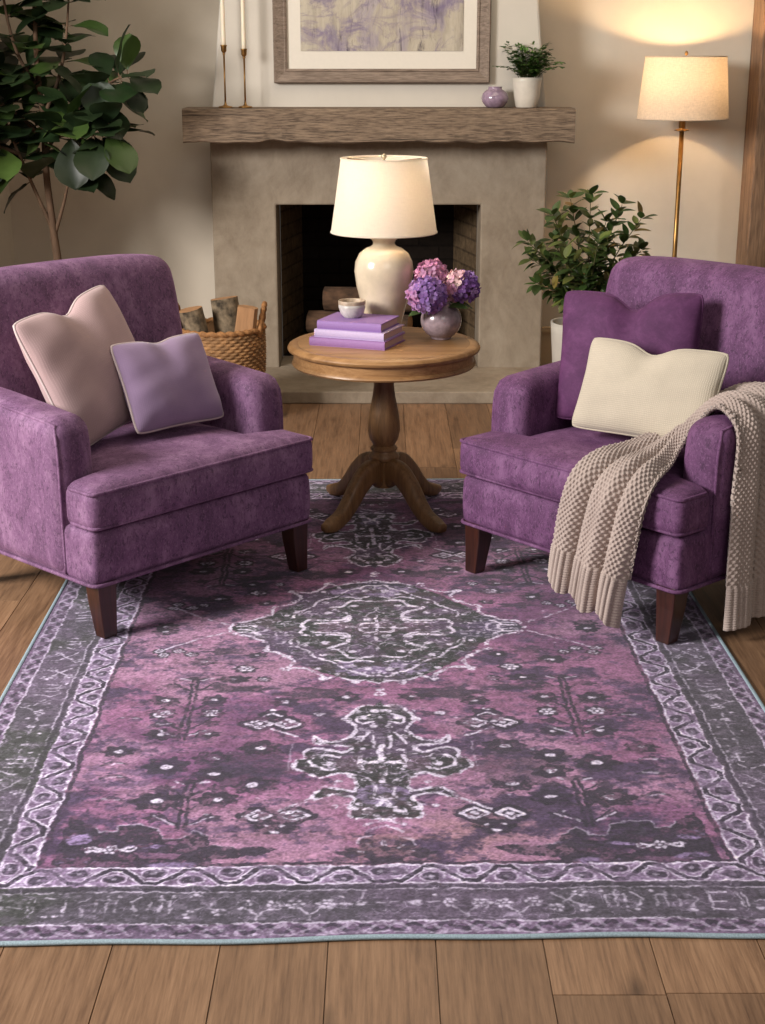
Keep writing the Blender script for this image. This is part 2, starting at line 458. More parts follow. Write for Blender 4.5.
# ------------------------------------------------------------------ the setting
FLOOR_ENDS = {0: [0.6, 2.07, 3.9, 5.3], 2: [0.9, 2.16, 4.1, 5.9], 3: [1.1, 2.165, 3.8, 5.4], -1: [0.2, 3.1, 5.2], 1: [0.4, 2.9, 5.6]}
def build_floor():
    rnd = random.Random(5)
    V = []; F = []; col = []
    pw = 0.198
    for k in range(-16, 17):
        x0 = -0.1 + pw * k + 0.0004; x1 = x0 + pw - 0.0008
        ends = FLOOR_ENDS.get(k)
        if ends is None:
            y = -1.2 + rnd.random() * 1.4; ends = []
            while y < 7.4: ends.append(y); y += rnd.uniform(1.1, 2.2)
        ys = [-1.5] + list(ends) + [7.9]
        for a, b in zip(ys[:-1], ys[1:]):
            n = len(V); bv = 0.0008
            y0, y1 = a + 0.0004, b - 0.0004
            V += [(x0, y0, -0.004), (x1, y0, -0.004), (x1, y1, -0.004), (x0, y1, -0.004),
                  (x0 + bv, y0 + bv, 0), (x1 - bv, y0 + bv, 0), (x1 - bv, y1 - bv, 0), (x0 + bv, y1 - bv, 0)]
            F += [(n + 4, n + 5, n + 6, n + 7), (n, n + 1, n + 5, n + 4), (n + 1, n + 2, n + 6, n + 5), (n + 2, n + 3, n + 7, n + 6), (n + 3, n, n + 4, n + 7)]
            c = (rnd.random(), rnd.random(), rnd.random(), 1)
            col += [c] * 8
    n = len(V)
    V += [(-3.4, -1.5, -0.004), (3.4, -1.5, -0.004), (3.4, 7.9, -0.004), (-3.4, 7.9, -0.004), (-3.4, -1.5, -0.12), (3.4, -1.5, -0.12), (3.4, 7.9, -0.12), (-3.4, 7.9, -0.12)]
    F += [(n, n + 1, n + 2, n + 3), (n + 4, n + 7, n + 6, n + 5), (n, n + 4, n + 5, n + 1), (n + 2, n + 6, n + 7, n + 3), (n, n + 3, n + 7, n + 4), (n + 1, n + 5, n + 6, n + 2)]
    col += [(0.1, 0.1, 0.0, 1)] * 8
    me = bpy.data.meshes.new('floor'); me.from_pydata(V, [], F)
    a = me.color_attributes.new('pid', 'FLOAT_COLOR', 'POINT')
    a.data.foreach_set('color', np.array(col, dtype=np.float32).ravel())
    tag(link('floor', me, MT['floor']), 'brown oak plank floor around and beneath the rug', 'floor', kind='structure')
build_floor()

WY = 7.6          # back wall plane
mb = MB()
box(mb, -2.05, -0.62, WY, WY + 0.14, 0, 2.75); box(mb, 0.6, 3.0, WY, WY + 0.14, 0, 2.75); box(mb, -0.62, 0.6, WY, WY + 0.14, 1.02, 2.75)
tag(mb.build('wall_back', MT['wall'], smooth=False), 'warm off-white plaster wall behind the fireplace', 'wall', kind='structure')
mb = MB(); box(mb, -2.05, -1.915, 6.3, WY, 0, 2.75)
tag(mb.build('wall_left', MT['wall'], smooth=False), 'short plaster wall at the left corner behind the fig tree', 'wall', kind='structure')
mb = MB()
V = []
for z, xl, xr in ((1.1925, -0.842, 0.806), (2.75, -0.68, 0.655)):
    V += [(xl, 7.31, z), (xr, 7.31, z), (xr, WY, z), (xl, WY, z)]
mb.add(V, [(0, 1, 5, 4), (1, 2, 6, 5), (3, 0, 4, 7), (4, 5, 6, 7), (0, 3, 2, 1)])
tag(bevel_mod(mb.build('wall_chimney_breast', MT['breast'], smooth=False), 0.012), 'pale tapering plaster chimney breast above the mantel', 'wall', kind='structure')
mb = MB()
box(mb, 0.812, 1.80, WY - 0.018, WY, 0, 0.19); box(mb, 0.812, 1.80, WY - 0.028, WY, 0.19, 0.215)
box(mb, -1.915, -0.85, WY - 0.018, WY, 0, 0.19); box(mb, -1.915, -0.85, WY - 0.028, WY, 0.19, 0.215)
tag(mb.build('baseboard_back', MT['trim_paint'], smooth=False), 'painted baseboard along the back wall', 'baseboard', kind='structure')
mb = MB(); box(mb, 1.832, 1.94, 7.36, 7.58, 0, 2.7)
tag(bevel_mod(mb.build('trim_1', MT['post'], smooth=False), 0.01), 'reclaimed brown wooden door post right of the floor lamp', 'door post', kind='structure')
mb = MB()
for k in range(6): box(mb, 1.947 + k * 0.16, 1.947 + k * 0.16 + 0.157, 7.47, 7.51, 0, 2.6)
tag(mb.build('door_1', MT['door'], smooth=False), 'dark weathered board door beyond the wooden post', 'door', kind='structure')

# ------------------------------------------------------------------ fireplace
def build_fireplace():
    t = thing('fireplace', 'concrete fireplace with a dark brick firebox and rough beam mantel', 'fireplace', (-0.02, 7.31, 0))
    X = lambda x: x + 0.02
    prof = [(-0.845, 0), (-0.845, 1.19), (0.808, 1.19), (0.808, 0), (0.488, 0), (0.488, 0.874), (-0.528, 0.874), (-0.528, 0)]
    mb = MB(); n = len(prof)
    V = [(X(x), 0, z) for x, z in prof] + [(X(x), 0.285, z) for x, z in prof]
    F = [(0, 1, 6, 7), (1, 2, 5, 6), (2, 3, 4, 5)]
    F += [tuple(i + n for i in f) for f in F] + [(i, (i + 1) % n, n + (i + 1) % n, n + i) for i in range(n)]
    mb.add(V, F)
    bevel_mod(mb.build('surround', MT['concrete'], t, smooth=False), 0.008)
    # firebox with uv for brick courses
    pts = [(-0.528, 0.29), (-0.44, 0.74), (0.39, 0.74), (0.488, 0.29)]
    me = bpy.data.meshes.new('firebox')
    V = []; F = []; UV = []; MI = []
    run = 0
    for i in range(3):
        a, b = pts[i], pts[i + 1]; L = math.dist(a, b); k = len(V)
        V += [(X(a[0]), a[1] - (0.0 if i else 0.0), 0.06), (X(b[0]), b[1], 0.06), (X(b[0]), b[1], 0.95), (X(a[0]), a[1], 0.95)]
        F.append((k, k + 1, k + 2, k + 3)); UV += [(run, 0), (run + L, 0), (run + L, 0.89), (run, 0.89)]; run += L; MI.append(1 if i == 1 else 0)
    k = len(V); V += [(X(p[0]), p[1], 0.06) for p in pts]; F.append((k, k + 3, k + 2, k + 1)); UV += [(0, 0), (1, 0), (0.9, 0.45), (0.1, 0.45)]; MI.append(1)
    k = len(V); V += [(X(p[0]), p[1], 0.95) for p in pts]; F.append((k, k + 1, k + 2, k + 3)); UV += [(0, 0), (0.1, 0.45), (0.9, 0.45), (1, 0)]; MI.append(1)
    me.from_pydata(V, [], F)
    uvl = me.uv_layers.new(name='UVMap'); uvl.data.foreach_set('uv', np.array(UV, dtype=np.float32).ravel())
    me.polygons.foreach_set('material_index', MI)
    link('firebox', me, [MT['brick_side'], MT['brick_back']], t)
    # side jamb linings between surround face and firebox
    mb = MB(); box(mb, X(-0.9), X(0.87), -0.585, 0.0, 0, 0.059); box(mb, X(-0.528), X(0.488), 0.0, 0.30, 0.0, 0.059)
    o = bevel_mod(mb.build('hearth', MT['concrete'], t, smooth=False), 0.006); o['label'] = 'low concrete hearth slab'
    # mantel: hand-hewn beam with chipped lower edge
    rnd = random.Random(3); mb = MB(); NX = 90
    for i in range(NX + 1):
        pass
    ring = [(-0.235, 1.184), (-0.235, 1.335), (-0.228, 1.342), (-0.001, 1.342), (-0.001, 1.18), (-0.222, 1.178)]
    V = []; F = []; x0, x1 = X(-0.945), X(0.91)
    chip = [0.0] * (NX + 1)
    for _ in range(26):
        c = rnd.uniform(0, NX); a = rnd.uniform(0.002, 0.008); wd = rnd.uniform(1, 4)
        for i in range(NX + 1): chip[i] += a * math.exp(-((i - c) / wd) ** 2)
    for i in range(NX + 1):
        x = x0 + (x1 - x0) * i / NX
        for j, (y, z) in enumerate(ring):
            dy = dz = 0
            if j in (0, 5): dz = chip[i] * 0.9; dy = chip[i] * 0.5
            if j in (1, 2): dz = -0.35 * chip[(i * 3 + 7) % NX]
            dy += 0.003 * math.sin(i * 0.21 + j)
            V.append((x, y + dy, z + dz))
    m = len(ring)
    for i in range(NX):
        for j in range(m): F.append((i * m + j, i * m + (j + 1) % m, (i + 1) * m + (j + 1) % m, (i + 1) * m + j))
    F += [tuple(range(m)), tuple(NX * m + j for j in range(m))]
    mb.add(V, F)
    o = mb.build('mantel', MT['mantel'], t, smooth=False); o['label'] = 'rough weathered wooden beam mantel'
build_fireplace()

def make_log(name, label, mats, length, r, seed, loc, rot, split=0.0, group=None, flatcut=0.0):
    """a log along its local z: bark skin and two cut ends"""
    rnd = random.Random(seed); segs = 22; rings = 9
    ph = [rnd.uniform(0, 6.28) for _ in range(4)]
    V = []; F = []
    for i in range(rings):
        z = length * i / (rings - 1)
        for k in range(segs):
            a = 2 * PI * k / segs
            rr = r * (1 + 0.07 * math.sin(2 * a + ph[0]) + 0.05 * math.sin(3 * a + ph[1] + z * 6) + 0.025 * math.sin(7 * a + ph[2] + z * 20) + rnd.uniform(-.02, .02))
            x, y = rr * math.cos(a), rr * math.sin(a)
            if flatcut: y = max(y, -r * flatcut)
            V.append((x, y, z))
    for i in range(rings - 1):
        for k in range(segs):
            k2 = (k + 1) % segs; F.append((i * segs + k, i * segs + k2, (i + 1) * segs + k2, (i + 1) * segs + k))
    t = thing(name, label, 'log', loc, 0, group); t.rotation_euler = rot
    MB().add(V, F).build('bark', mats[0], t, angle=50)
    for i in (0, rings - 1):
        ring = V[i * segs:(i + 1) * segs]; c = (0, 0, ring[0][2])
        e = MB().add(ring + [c], [(k, (k + 1) % segs, segs) for k in range(segs)])
        e.build('cut_end', mats[1], t, smooth=False)
    return t
G = 'firewood stacked in the firebox'
make_log('firewood_log', 'brown split log at the bottom of the firebox stack, nearest the front', (MT['bark_log'], MT['log_cut']), 0.56, 0.062, 1, (-0.40, 7.50, 0.126), (PI / 2, 0, PI / 2 - 0.26), group=G)
make_log('firewood_log', 'brown log low in the firebox, behind the front one', (MT['bark_log'], MT['log_cut']), 0.54, 0.062, 2, (-0.38, 7.64, 0.126), (PI / 2, 0, PI / 2 - 0.15), group=G)
make_log('firewood_log', 'middle brown log of the stack in the firebox', (MT['bark_log'], MT['log_cut']), 0.54, 0.062, 3, (-0.385, 7.57, 0.246), (PI / 2, 0, PI / 2 - 0.22), group=G)
make_log('firewood_log', 'topmost brown log of the stack in the firebox', (MT['bark_log'], MT['log_cut']), 0.48, 0.066, 4, (-0.30, 7.57, 0.372), (PI / 2, 0.0, PI / 2 - 0.16), group=G)

# ------------------------------------------------------------------ framed painting
def build_painting():
    t = thing('framed_painting', 'large abstract painting in a wide grey-brown wooden frame above the mantel', 'painting', (-0.003, 7.308, 1.453))
    Wd, Hh, fw = 1.038, 0.86, 0.066
    mb = MB()
    # mitred moulding: outer high edge sloping to the inner lip
    outs = [(-Wd / 2, 0), (Wd / 2, 0), (Wd / 2, Hh), (-Wd / 2, Hh)]
    def ringpts(ins, y): return [(-Wd / 2 + ins, y, ins), (Wd / 2 - ins, y, ins), (Wd / 2 - ins, y, Hh - ins), (-Wd / 2 + ins, y, Hh - ins)]
    prof = [(0, 0), (0, -0.034), (0.006, -0.04), (0.018, -0.036), (0.05, -0.026), (0.056, -0.03), (fw, -0.024), (fw, 0)]
    V = []; F = []
    for ins, y in prof: V += ringpts(ins, y)
    for i in range(len(prof) - 1):
        for k in range(4): F.append((i * 4 + k, i * 4 + (k + 1) % 4, (i + 1) * 4 + (k + 1) % 4, (i + 1) * 4 + k))
    mb.add(V, F).build('frame', MT['frame'], t, smooth=False)
    mb = MB(); box(mb, -Wd / 2 + fw - .005, Wd / 2 - fw + .005, -0.014, -0.002, fw - .005, Hh - fw + .005)
    mb.build('mat_board', MT['mat_board'], t, smooth=False)
    m, nt, b = new_mat('abstract_painting')
    big = noise(nt, coords(nt, (3.0, 1, 2.2)), 1.6, 5, 0.62, 0.6)
    col = ramp(nt, big, [(0.30, s2l((92, 78, 104))), (0.42, s2l((150, 140, 154))), (0.50, s2l((182, 172, 150))), (0.66, s2l((196, 188, 166)))])
    st = noise(nt, coords(nt, (11, 1, 2.0)), 1.8, 6, 0.75, 0.5)
    col = mix(nt, 0.42, col, ramp(nt, st, [(0.30, s2l((58, 50, 62))), (0.48, s2l((160, 148, 138))), (0.72, s2l((202, 194, 176)))]))
    bl = noise(nt, coords(nt, (4, 1, 5)), 1.5, 5, 0.7, 1.2)
    col = mix(nt, ramp(nt, bl, [(0.48, (0, 0, 0, 1)), (0.62, (0.75, 0.75, 0.75, 1))]), col, s2l((112, 98, 130)))
    dk = noise(nt, coords(nt, (16, 1, 3)), 1.1, 5, 0.8, 0.8)
    col = mix(nt, ramp(nt, dk, [(0.56, (0, 0, 0, 1)), (0.68, (0.8, 0.8, 0.8, 1))]), col, s2l((56, 44, 62)))
    setin(nt, b, Base_Color=col, Roughness=0.7, Normal=bump(nt, st, 0.2, 0.003))
    mb = MB(); ins = 0.13
    box(mb, -Wd / 2 + ins, Wd / 2 - ins, -0.017, -0.013, 0.147, Hh - 0.147)
    mb.build('canvas', m, t, smooth=False)
build_painting()

# ------------------------------------------------------------------ candlesticks and candles on the mantel
MZ = 1.342
def candlestick(x, y, h, lab, clab):
    t = thing('candlestick', lab, 'candlestick', (x, y, MZ), 0, 'brass candlesticks on the mantel')
    mb = MB(); lathe(mb, [(0.0, 0), (0.034, 0), (0.035, 0.003), (0.031, 0.006), (0.012, 0.009), (0.006, 0.016), (0.0045, 0.03)], 28)
    mb.build('base', MT['brass'], t)
    mb = MB(); lathe(mb, [(0.0045, 0.02), (0.004, h * 0.5), (0.0045, h - 0.045), (0.008, h - 0.04), (0.005, h - 0.036)], 16)
    mb.build('stem', MT['brass'], t)
    mb = MB(); lathe(mb, [(0.004, h - 0.036), (0.009, h - 0.034), (0.013, h - 0.026), (0.0135, h - 0.008), (0.017, h - 0.001), (0.0165, h), (0.0115, h - 0.002), (0.0115, h - 0.024), (0, h - 0.024)], 24)
    mb.build('cup', MT['brass'], t)
    c = thing('taper_candle', clab, 'candle', (x, y, MZ + h - 0.0235), 0, 'ivory taper candles in the candlesticks')
    mb = MB(); lathe(mb, [(0, 0), (0.0105, 0), (0.0105, 0.05), (0.009, 0.27), (0.006, 0.29), (0, 0.295)], 20)
    mb.build('wax', MT['candle'], c)
    mb = MB(); tube(mb, [(0, 0, 0.293), (0.0005, 0, 0.30), (0.002, 0, 0.306)], 0.0012, 6); mb.build('wick', MT['wick'], c)
candlestick(-0.75, 7.19, 0.285, 'taller slim brass candlestick, left of the pair on the mantel', 'ivory taper candle in the left, taller brass candlestick')
candlestick(-0.655, 7.19, 0.268, 'shorter slim brass candlestick, right of the pair on the mantel', 'ivory taper candle in the right, shorter brass candlestick')

# lilac bud vase
mb = MB()
lathe(mb, [(0, 0), (0.035, 0), (0.045, 0.006), (0.062, 0.028), (0.065, 0.045), (0.058, 0.066), (0.042, 0.08), (0.033, 0.084), (0.032, 0.093), (0.034, 0.096), (0.029, 0.096), (0.027, 0.084), (0.05, 0.06), (0.05, 0.03), (0, 0.012)], 40)
o = mb.build('bud_vase', MT['glaze_lilac']); o.location = (0.537, 7.20, MZ)
tag(o, 'small round glossy lilac vase on the mantel beside the white pot', 'vase')

# ------------------------------------------------------------------ leaves
def leaf(mb, base, d, up, L, W, col, shape='obovate', curl=0.25, fold=0.18, nl=6, nw=4, wave=0.0, rnd=random):
    d = Vector(d).normalized(); up = Vector(up)
    side = d.cross(up)
    if side.length < 1e-4: side = d.orthogonal()
    side.normalize(); nrm = side.cross(d).normalized()
    V = []; F = []
    ph = rnd.uniform(0, 6)
    for i in range(nl + 1):
        t = i / nl
        if shape == 'obovate': wd = math.sin(PI * min(1, t ** 1.25)) ** 0.62 * (0.72 + 0.38 * t)
        elif shape == 'ovate': wd = math.sin(PI * t ** 0.85) ** 0.8
        else: wd = math.sin(PI * t) ** 0.5
        if i == 0: wd = 0.05
        if i == nl: wd = 0.03
        c = Vector(base) + d * (L * t) - nrm * (curl * L * t * t)
        for k in range(nw + 1):
            s_ = k / nw * 2 - 1
            p = c + side * (s_ * W / 2 * wd) + nrm * (fold * abs(s_) * W / 2 * wd + wave * W * math.sin(t * 9 + ph + s_ * 2) * abs(s_))
            V.append(p)
    for i in range(nl):
        for k in range(nw):
            a = i * (nw + 1) + k; F.append((a, a + 1, a + nw + 2, a + nw + 1))
    mb.add(V, F, 0, col)

def lin(rgb): return s2l(rgb)[:3]
def jit(rnd, c, a): 
    k = 1 + rnd.uniform(-a, a); return tuple(max(0, x * k * (1 + rnd.uniform(-a, a) * 0.3)) for x in c)

# fern on the mantel
def build_fern():
    t = thing('potted_fern', 'small leafy fern in a white ceramic pot on the right end of the mantel', 'potted plant', (0.688, 7.195, MZ))
    mb = MB()
    lathe(mb, [(0, 0), (0.048, 0), (0.052, 0.004), (0.061, 0.05), (0.069, 0.122), (0.071, 0.138), (0.067, 0.138), (0.063, 0.119), (0.0, 0.116)], 40)
    mb.build('pot', MT['pot_white'], t)
    mb = MB(); lathe(mb, [(0, 0.122), (0.03, 0.125), (0.062, 0.121)], 20, caps=False); mb.build('soil', MT['soil'], t)
    rnd = random.Random(11); fo = MB(); st = MB()
    for i in range(70):
        a = rnd.uniform(0, 2 * PI); tilt = rnd.uniform(0.2, 1.45)
        if math.sin(a) > 0.2 : tilt *= 0.6
        L = rnd.uniform(0.10, 0.20) * (1.0 if tilt > 0.5 else 0.9)
        hd = Vector((math.cos(a), math.sin(a) * 0.8, 0)); path = []
        p = hd * rnd.uniform(0.005, 0.04) + Vector((0, 0, 0.118)); n = 8
        for k in range(n + 1):
            th = tilt * (0.35 + 0.9 * k / n)
            path.append(p.copy()); p = p + (hd * math.sin(th) + Vector((0, 0, math.cos(th)))) * (L / n)
        tube(st, path, [0.0014 - 0.0008 * k / n for k in range(n + 1)], 5)
        for k in range(2, n + 1):
            dirn = (path[k] - path[k - 1]).normalized(); sd = dirn.cross(Vector((0, 0, 1)))
            if sd.length < 0.05: sd = Vector((1, 0, 0))
            sd.normalize()
            for sg in (-1, 1):
                l_ = rnd.uniform(0.02, 0.033)
                leaf(fo, path[k], sd * sg + dirn * 0.5 + Vector((0, 0, rnd.uniform(-.3, .3))), (0, 0, 1), l_, l_ * 0.8, jit(rnd, lin((70, 104, 44)), 0.35), 'round', 0.2, 0.1, 4, 2, rnd=rnd)
        leaf(fo, path[-1], path[-1] - path[-2], (0, 0, 1), 0.02, 0.012, jit(rnd, lin((86, 120, 52)), 0.3), 'round', 0.2, 0.1, 4, 2, rnd=rnd)
    st.build('stems', MT['stem'], t); fo.build('foliage', MT['leaf'], t)
build_fern()

# ------------------------------------------------------------------ fiddle-leaf fig
def build_fig():
    ox, oy = -1.53, 6.85
    t = thing('fiddle_leaf_fig', 'tall fiddle-leaf fig tree with big dark leaves in the left corner', 'tree', (ox, oy, 0))
    mb = MB(); lathe(mb, [(0, 0), (0.13, 0), (0.15, 0.02), (0.175, 0.3), (0.18, 0.33), (0.168, 0.33), (0.16, 0.29), (0, 0.285)], 40); mb.build('pot', MT['pot_grey'], t)
    mb = MB(); lathe(mb, [(0, 0.30), (0.08, 0.303), (0.163, 0.293)], 24, caps=False); mb.build('soil', MT['soil'], t)
    tr = MB(); rnd = random.Random(4)
    def br(pts, r0, r1, n=6):
        p = smooth_path(pts, n); k = len(p); tube(tr, p, [r0 + (r1 - r0) * i / (k - 1) for i in range(k)], 9); return p
    trunk = br([(0.0, 0, 0.28), (0.012, 0, 0.55), (-0.005, 0, 0.8), (-0.02, 0, 1.05), (-0.02, 0.01, 1.3), (-0.03, 0.0, 1.55), (-0.02, 0, 1.85), (0, 0, 2.05)], 0.022, 0.007)
    twigs = [trunk[24:]]
    specs = [
        [(-0.005, 0, 0.80), (-0.06, -0.02, 0.95), (-0.13, -0.04, 1.15), (-0.20, -0.05, 1.36), (-0.26, -0.05, 1.6)],
        [(0.0, 0, 0.78), (0.05, 0.0, 0.92), (0.09, -0.03, 1.03), (0.15, -0.03, 1.12)],
        [(-0.02, 0, 1.15), (0.07, -0.03, 1.27), (0.17, -0.04, 1.36), (0.30, -0.04, 1.46), (0.40, -0.03, 1.5)],
        [(-0.02, 0, 1.30), (0.06, 0.02, 1.48), (0.11, 0.0, 1.66), (0.14, 0, 1.9)],
        [(-0.02, 0, 1.20), (-0.12, 0.04, 1.3), (-0.26, 0.03, 1.40), (-0.34, 0.0, 1.5)],
        [(-0.13, -0.04, 1.15), (-0.25, -0.08, 1.2), (-0.33, -0.1, 1.24)],
        [(-0.02, 0, 1.42), (-0.10, -0.05, 1.58), (-0.14, -0.06, 1.78), (-0.15, -0.05, 1.98)],
        [(0.02, 0, 1.22), (0.12, -0.08, 1.24), (0.24, -0.1, 1.24), (0.30, -0.1, 1.27)],
    ]
    for s_ in specs: twigs.append(br(s_, 0.010, 0.004, 5))
    fo = MB()
    golden = 0.0
    b_low = lambda p: p[2] < 1.02
    for ti, tw in enumerate(twigs):
        n = len(tw); step = 2
        for i in range(3 if ti else 1, n, step):
            for rep in range(3 if i < n - 2 else 4):
                golden += 2.399
                ax = (tw[min(i + 1, n - 1)] - tw[i - 1]).normalized()
                rad = ax.orthogonal().normalized(); rad.rotate(Quaternion(ax, golden))
                d = rad * 1.0 + ax * rnd.uniform(0.1, 0.7) + Vector((0, 0, rnd.uniform(-0.5, 0.25)))
                if (Vector(tw[i]).y + d.y * 0.16) > 0.6: d.y *= 0.4
                L = rnd.uniform(0.15, 0.235)
                if b_low(tw[i]): continue
                if Vector(tw[i]).x + d.normalized().x * L < -0.29: d.x = -d.x * 0.4 + 0.1
                b0 = Vector(tw[i]); b1 = b0 + d.normalized() * 0.025
                tube(tr, [b0, b1], 0.0025, 5)
                c = jit(rnd, lin((40, 56, 32)) if rnd.random() < 0.75 else lin((68, 90, 44)), 0.3)
                leaf(fo, b1, d, Vector((0, -0.25, 1)) + rad * 0.2, L, L * rnd.uniform(0.72, 0.9), c, 'obovate', rnd.uniform(0.05, 0.35), rnd.uniform(0.05, 0.22), 8, 6, 0.035, rnd)
    tr.build('trunk', MT['bark_fig'], t); fo.build('foliage', MT['leaf'], t)
build_fig()

# ------------------------------------------------------------------ shrub behind the right chair
def build_shrub():
    t = thing('potted_shrub', 'leafy green shrub in a pale grey planter behind the right armchair', 'potted plant', (0.905, 6.42, 0))
    mb = MB(); lathe(mb, [(0, 0), (0.115, 0), (0.125, 0.015), (0.152, 0.40), (0.155, 0.445), (0.142, 0.445), (0.138, 0.40), (0, 0.395)], 44); mb.build('planter', MT['pot_grey'], t)
    mb = MB(); lathe(mb, [(0, 0.415), (0.07, 0.42), (0.14, 0.405)], 24, caps=False); mb.build('soil', MT['soil'], t)
    rnd = random.Random(21); st = MB(); fo = MB(); golden = 0
    tips = [(-0.33, -0.02, 0.80), (-0.22, -0.1, 0.92), (-0.28, -0.06, 0.62), (-0.12, 0.02, 0.98), (-0.03, -0.04, 1.0), (0.06, 0.02, 0.88), (0.13, -0.02, 0.96), (0.22, -0.05, 0.90), (0.24, 0.0, 0.76), (0.16, -0.1, 0.70),
            (-0.16, -0.14, 0.74), (0.0, -0.14, 0.82), (-0.06, -0.15, 0.66), (0.08, -0.16, 0.62), (-0.2, 0.05, 0.8), (0.1, 0.1, 0.8), (-0.14, -0.08, 0.56), (-0.3, 0.02, 0.72)]
    for tp in tips:
        tp = (tp[0] * 0.88 + 0.02, tp[1], tp[2]); b0 = Vector((tp[0] * 0.15, tp[1] * 0.15, 0.40)); e = Vector(tp)
        mid = b0.lerp(e, 0.5) + Vector((-tp[0] * 0.12, 0, 0.05))
        p = smooth_path([b0, mid, e], 7); n = len(p)
        tube(st, p, [0.0045 - 0.003 * i / (n - 1) for i in range(n)], 6)
        for i in range(4, n):
            for rep in range(3 if i < n - 1 else 5):
                golden += 2.399
                ax = (p[min(i + 1, n - 1)] - p[i - 1]).normalized()
                rad = ax.orthogonal().normalized(); rad.rotate(Quaternion(ax, golden))
                d = rad + ax * rnd.uniform(0.3, 1.1) + Vector((0, 0, rnd.uniform(-.2, .2)))
                L = rnd.uniform(0.05, 0.078)
                r_ = rnd.random()
                c = jit(rnd, lin((64, 84, 40)) if r_ < 0.72 else lin((100, 108, 54)) if r_ < 0.97 else lin((136, 112, 58)), 0.3)
                leaf(fo, p[i] + d.normalized() * 0.006, d, Vector((0, -0.2, 1)), L, L * rnd.uniform(0.48, 0.62), c, 'ovate', rnd.uniform(0, 0.3), rnd.uniform(0.1, 0.3), 6, 4, 0.01, rnd)
    st.build('stems', MT['stem'], t); fo.build('foliage', MT['leaf'], t)
build_shrub()

# ------------------------------------------------------------------ basket with firewood
def build_basket():
    cx, cy = -0.725, 6.45
    t = thing('wicker_basket', 'round woven seagrass basket of firewood behind the left armchair', 'basket', (cx, cy, 0))
    rnd = random.Random(8); H_ = 0.415; rows = 30; segs = 180
    V = []; F = []; col = []
    prof = []
    nz = rows * 6
    for i in range(nz + 1):
        z = H_ * i / nz
        R = 0.165 + 0.03 * math.sin(min(1, z / H_) * PI * 0.62)
        prof.append((R, z))
    mb = MB()
    for i, (R, z) in enumerate(prof):
        row = z / H_ * rows
        for k in range(segs):
            a = 2 * PI * k / segs
            odd = int(row) % 2
            wv = math.cos(a * 30 + odd * PI)                      # strand goes over and under the stakes
            r_ = R + 0.004 * abs(math.sin(PI * row)) + 0.0045 * wv * abs(math.sin(PI * row))
            V.append((r_ * math.cos(a), r_ * math.sin(a), z))
            h = math.sin(int(row) * 12.9 + int(a * 30 / PI) * 78.2) * 43758.5; h -= math.floor(h)
            base = lin((162, 120, 77)); k2 = 0.55 + 0.6 * h
            col.append(tuple(x * k2 for x in base))
    for i in range(nz):
        for k in range(segs):
            k2 = (k + 1) % segs; F.append((i * segs + k, i * segs + k2, (i + 1) * segs + k2, (i + 1) * segs + k))
    n0 = len(V)
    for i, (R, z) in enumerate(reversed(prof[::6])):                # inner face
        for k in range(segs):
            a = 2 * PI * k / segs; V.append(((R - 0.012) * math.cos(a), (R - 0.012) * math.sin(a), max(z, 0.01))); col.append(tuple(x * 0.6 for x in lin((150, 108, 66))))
    m = len(prof[::6])
    for i in range(m - 1):
        for k in range(segs):
            k2 = (k + 1) % segs; a = n0 + i * segs; F.append((a + k, a + k2, a + segs + k2, a + segs + k))
    F.append(tuple(n0 + (m - 1) * segs + k for k in range(segs))); F.append(tuple(range(segs)))
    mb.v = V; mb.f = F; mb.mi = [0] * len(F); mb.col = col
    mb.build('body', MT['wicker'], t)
    rim = MB(); R = prof[-1][0] - 0.002
    tube(rim, [((R + 0.004 * math.sin(k * PI / 2)) * math.cos(2 * PI * k / 120), (R + 0.004 * math.sin(k * PI / 2)) * math.sin(2 * PI * k / 120), H_ + 0.003 * math.cos(k * PI / 2)) for k in range(120)], 0.012, 8, closed=True)
    rim.build('rim', MT['wicker_plain'], t)
    for sg in (1, -1):
        hb = MB(); path = []
        for k in range(25):
            u = k / 24; ang = (u - 0.5) * 0.9
            if sg < 0: ang += PI
            rr = R + 0.008
            path.append((rr * math.cos(ang), rr * math.sin(ang), H_ - 0.03 + 0.135 * math.sin(PI * u) ** 0.6))
        tube(hb, path, [0.011 + 0.002 * math.sin(k * 2.1) for k in range(25)], 8)
        hb.build('handle', MT['wicker_plain'], t)
    Gb = 'firewood in the seagrass basket'
    make_log('firewood_log', 'dark grey barked log on the left of the seagrass basket', (MT['bark_birch'], MT['log_cut']), 0.46, 0.055, 12, (cx - 0.03, cy - 0.025, 0.055), (0.05, -0.22, 0.0), group=Gb)
    make_log('firewood_log', 'pale lichen-covered log in the middle of the seagrass basket', (MT['bark_birch'], MT['log_cut']), 0.48, 0.058, 13, (cx + 0.075, cy + 0.045, 0.06), (-0.05, -0.14, 0.0), group=Gb)
    make_log('firewood_log', 'bare tan split log on the right of the seagrass basket', (MT['log_cut'], MT['log_cut']), 0.47, 0.043, 14, (cx + 0.07, cy - 0.075, 0.055), (0.04, 0.13, 0.0), flatcut=0.5, group=Gb)
build_basket()

# ------------------------------------------------------------------ floor lamp
def point(name, loc, power, col, r, parent):
    d = bpy.data.lights.new(name, 'POINT'); d.energy = power; d.color = col; d.shadow_soft_size = r
    o = bpy.data.objects.new(name, d); C.objects.link(o); o.location = loc; o.parent = parent
    return o

def shade_mesh(r0, r1, z0, z1, th=0.0025, segs=72):
    mb = MB(); V = []; F = []
    prof = [(r0, z0), (r0 + (r1 - r0) * 0.25, z0 + (z1 - z0) * 0.25), (r0 + (r1 - r0) * 0.5, z0 + (z1 - z0) * 0.5), (r0 + (r1 - r0) * 0.75, z0 + (z1 - z0) * 0.75), (r1, z1)]
    lathe(mb, prof, segs, caps=False)
    return mb

